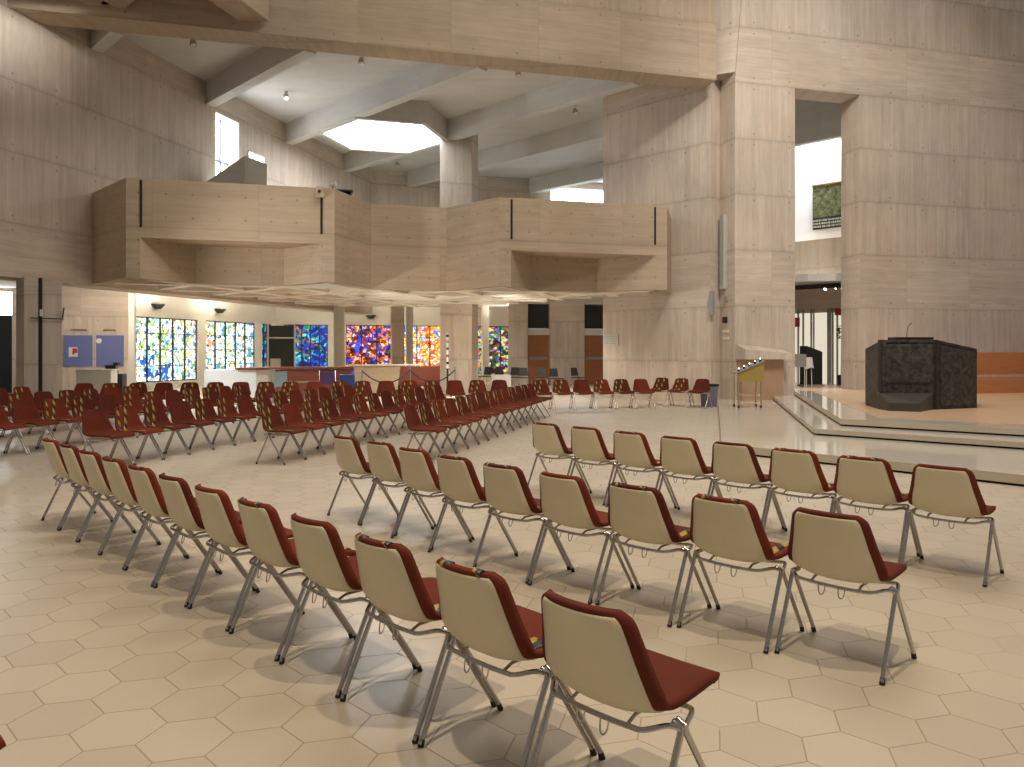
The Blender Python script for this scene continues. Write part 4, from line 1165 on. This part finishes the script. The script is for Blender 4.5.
m = MB(); m.box((0, 0, .45), (.46, .42, .04)); m.build('seat', M['blue'], t, bevel=.01)
m = MB(); m.box((0, .22, .68), (.44, .04, .42)); m.build('backrest', M['blue'], t, bevel=.01)
for x in (-.2, .2):
    for y in (-.18, .18): m = MB(); m.tube([(x, y, 0), (x, y, .44)], .012, 6); m.build('leg', M['chrome'], t)
c = Vector((ray(327.5) * 22.2, 22.2))
t = thing('folding_screen', 'small purple cloth screen in a thin metal frame in front of the counter', 'screen', V3(c, 0), R(8))
m = MB(); m.box((0, 0, .78), (.42, .02, .36)); m.build('cloth_panel', plain('purple_cloth', (.10, .06, .20), .8), t)
for x in (-.23, .23): m = MB(); m.tube([(x, 0, 0), (x, 0, 1.0)], .012, 6); m.build('leg', M['chrome'], t)
# low white box under the right stained glass
c = Vector((ray(501) * 30.5, 30.5)); m = MB(); m.box(V3(c, .30), (.7, .5, .60), R(15)); tag(m.build('white_box', M['white'], bevel=.02), 'low white box under the rightmost stained glass window', 'box')
# dark uplighters on the window wall
for k, (u, v, lab) in enumerate(((158, 306.5, 'left dark uplighter above the first bright stained window'), (220, 311, 'dark uplighter above the second bright stained window'), (371, 317, 'dark uplighter above the orange and blue window'))):
    P_, dr = (BW, D75) if u < 300 else (CN, D15)
    nn = Vector((-dr.y, dr.x)); c = on(u, P_ - nn * .14, dr)
    m = MB(); zz_ = zt_(v, c); ang = math.atan2(dr.y, dr.x)
    m.tube([V3(c, zz_ - .1), V3(c, zz_ + .05), V3(c, zz_ + .1)], [.12, .26, .27], 14); tag(m.build('wall_uplighter', M['black']), lab, 'light', 'dark uplighters')
# fittings on the aisle column
c = on(43, Vector((ray(24) * 17.55, 17.55)), D15) - D105 * .05
t = thing('column_bracket', 'small dark pipe bracket on the near aisle column', 'bracket', V3(c, zt_(318, c)), R(15))
m = MB(); m.tube([(-.25, 0, 0), (.45, 0, -.02)], .012, 6); m.build('rod', M['black'], t); m = MB(); m.tube([(.42, 0, 0), (.46, -.03, .25)], .018, 6); m.build('upright', M['black'], t)
m = MB(); m.box((-.02, 0, .12), (.06, .03, .16)); m.build('clip', M['white'], t)
# tip of a chair at the lower left edge of the picture
chair(-1.845, 2.17, 45, True, 'chair barely showing its taped corner at the bottom left edge', 'chairs nearest the viewer')

# ================================================================== LIGHTS
def area(loc, size, energy, col, rot=(0, 0, 0), sy=None, spread=None):
    l = bpy.data.lights.new('light', 'AREA'); l.energy = energy; l.color = col; l.size = size
    if sy: l.shape = 'RECTANGLE'; l.size_y = sy
    if spread: l.spread = R(spread)
    o = bpy.data.objects.new('area_light', l); COL.objects.link(o); o.location = loc; o.rotation_euler = rot; return o
def spot(loc, tgt, energy, col, ang, blend=.6, r=.15):
    l = bpy.data.lights.new('light', 'SPOT'); l.energy = energy; l.color = col; l.spot_size = R(ang); l.spot_blend = blend; l.shadow_soft_size = r
    o = bpy.data.objects.new('spot_light', l); COL.objects.link(o); o.location = loc
    o.rotation_euler = (Vector(tgt) - Vector(loc)).to_track_quat('-Z', 'Y').to_euler(); return o
warm = (1.0, .81, .56); warm2 = (1.0, .90, .78); cool = (.85, .93, 1.0)
spot((-1.2, 1.0, 12.5), (-2.0, 3.5, 0), 2150, warm, 75, .8, .13)
spot((2.2, 2.2, 12.5), (1.0, 4.5, 0), 1850, warm, 75, .8, .13)
spot((4.5, 9.0, 13.5), (7.5, 14, 0), 2300, warm2, 80, .8, .3)
spot((-3.0, 10.0, 13.0), (-4, 14, 0), 1300, warm2, 90, .8, .3)
area((3, 12, 15), 8, 1100, warm2)                       # lantern over the nave
spot((-8.3, 12.5, 10.1), (-11.9, 16.2, 10.0), 6000, (1, .96, .90), 62, 1, .4)
lpos = on(818, Q - nq * .45, D135)
area((lpos.x, lpos.y, 10.5), .7, 420, cool, (0, 0, R(45)), 3.0, 110)
spot((7.0, 12, 14), (10.0, 22.8, 7.0), 4000, (1, .90, .80), 80, 1, .5)  # added to brighten the right wall
spot((9.0, 15, 14), (8.5, 18, 0), 1500, (1, .92, .82), 60, 1, .3)  # added over the sanctuary to brighten the step tops
spot((-9.6, 13.0, 1.3), (-1.0, 21.5, 4.6), 1500, (1, .95, .86), 66, .8, .3)     # daylight from the side aisle windows
spot((-10.4, 18.9, 3.0), (-7.7, 22.2, .7), 1100, cool, 34, .6, .2)  # added so the counter front looks daylit
spot((-13.4, 25.4, 3.7), (-15.2, 28.9, 1.8), 420, warm2, 100, .9, .2)  # added without a fitting to brighten the notice board wall
spot((-4.5, 21.8, 2.85), (-2.2, 28, 1.4), 260, warm2, 70, .9, .2)  # added without a fitting to brighten the gallery column
spot((-0.5, 22.5, 2.85), (1.5, 34, 1.2), 500, warm2, 60, .9, .2)  # added without a fitting to brighten the brown doors
# uplights near the uplighters; unseen downlights added to brighten floor and gallery underside
for x, y, e_ in ((-13.2, 29.5, 140), (-12.2, 33.5, 150), (-9.0, 36.5, 200), (-4.5, 38.0, 180), (0, 38, 130)):
    area((x, y, 3.2), 1.0, e_, warm2, (R(180), 0, 0))
for x, y, e_ in ((-8.2, 22.4, 60), (-5.0, 23.5, 60), (-1.8, 24.5, 60), (1.2, 25.0, 40), (-10.8, 25.5, 60), (-3, 28.5, 50), (2.5, 30, 60)):
    spot((x, y, 2.95), (x, y, 0), e_ * 8, warm2, 150, .9, .15)
w = bpy.data.worlds.new('world'); bpy.context.scene.world = w; w.use_nodes = True
bg = w.node_tree.nodes['Background']; bg.inputs[0].default_value = (1.0, .93, .86, 1); bg.inputs[1].default_value = .22

# ================================================================== CAMERA
cam = bpy.data.cameras.new('camera'); co = bpy.data.objects.new('camera', cam); COL.objects.link(co)
cam.sensor_width = 36; cam.lens = F / 1024 * 36; cam.shift_y = -(383.5 - YH) / 1024; cam.clip_end = 200; cam.clip_start = .05
co.location = (0, 0, EYE); co.rotation_euler = (R(90), 0, 0)
sc = bpy.context.scene; sc.camera = co
sc.view_settings.view_transform = 'Standard'; sc.view_settings.look = 'None'; sc.view_settings.gamma = 1; sc.view_settings.use_curve_mapping = False
sc.view_settings.exposure = -0.13
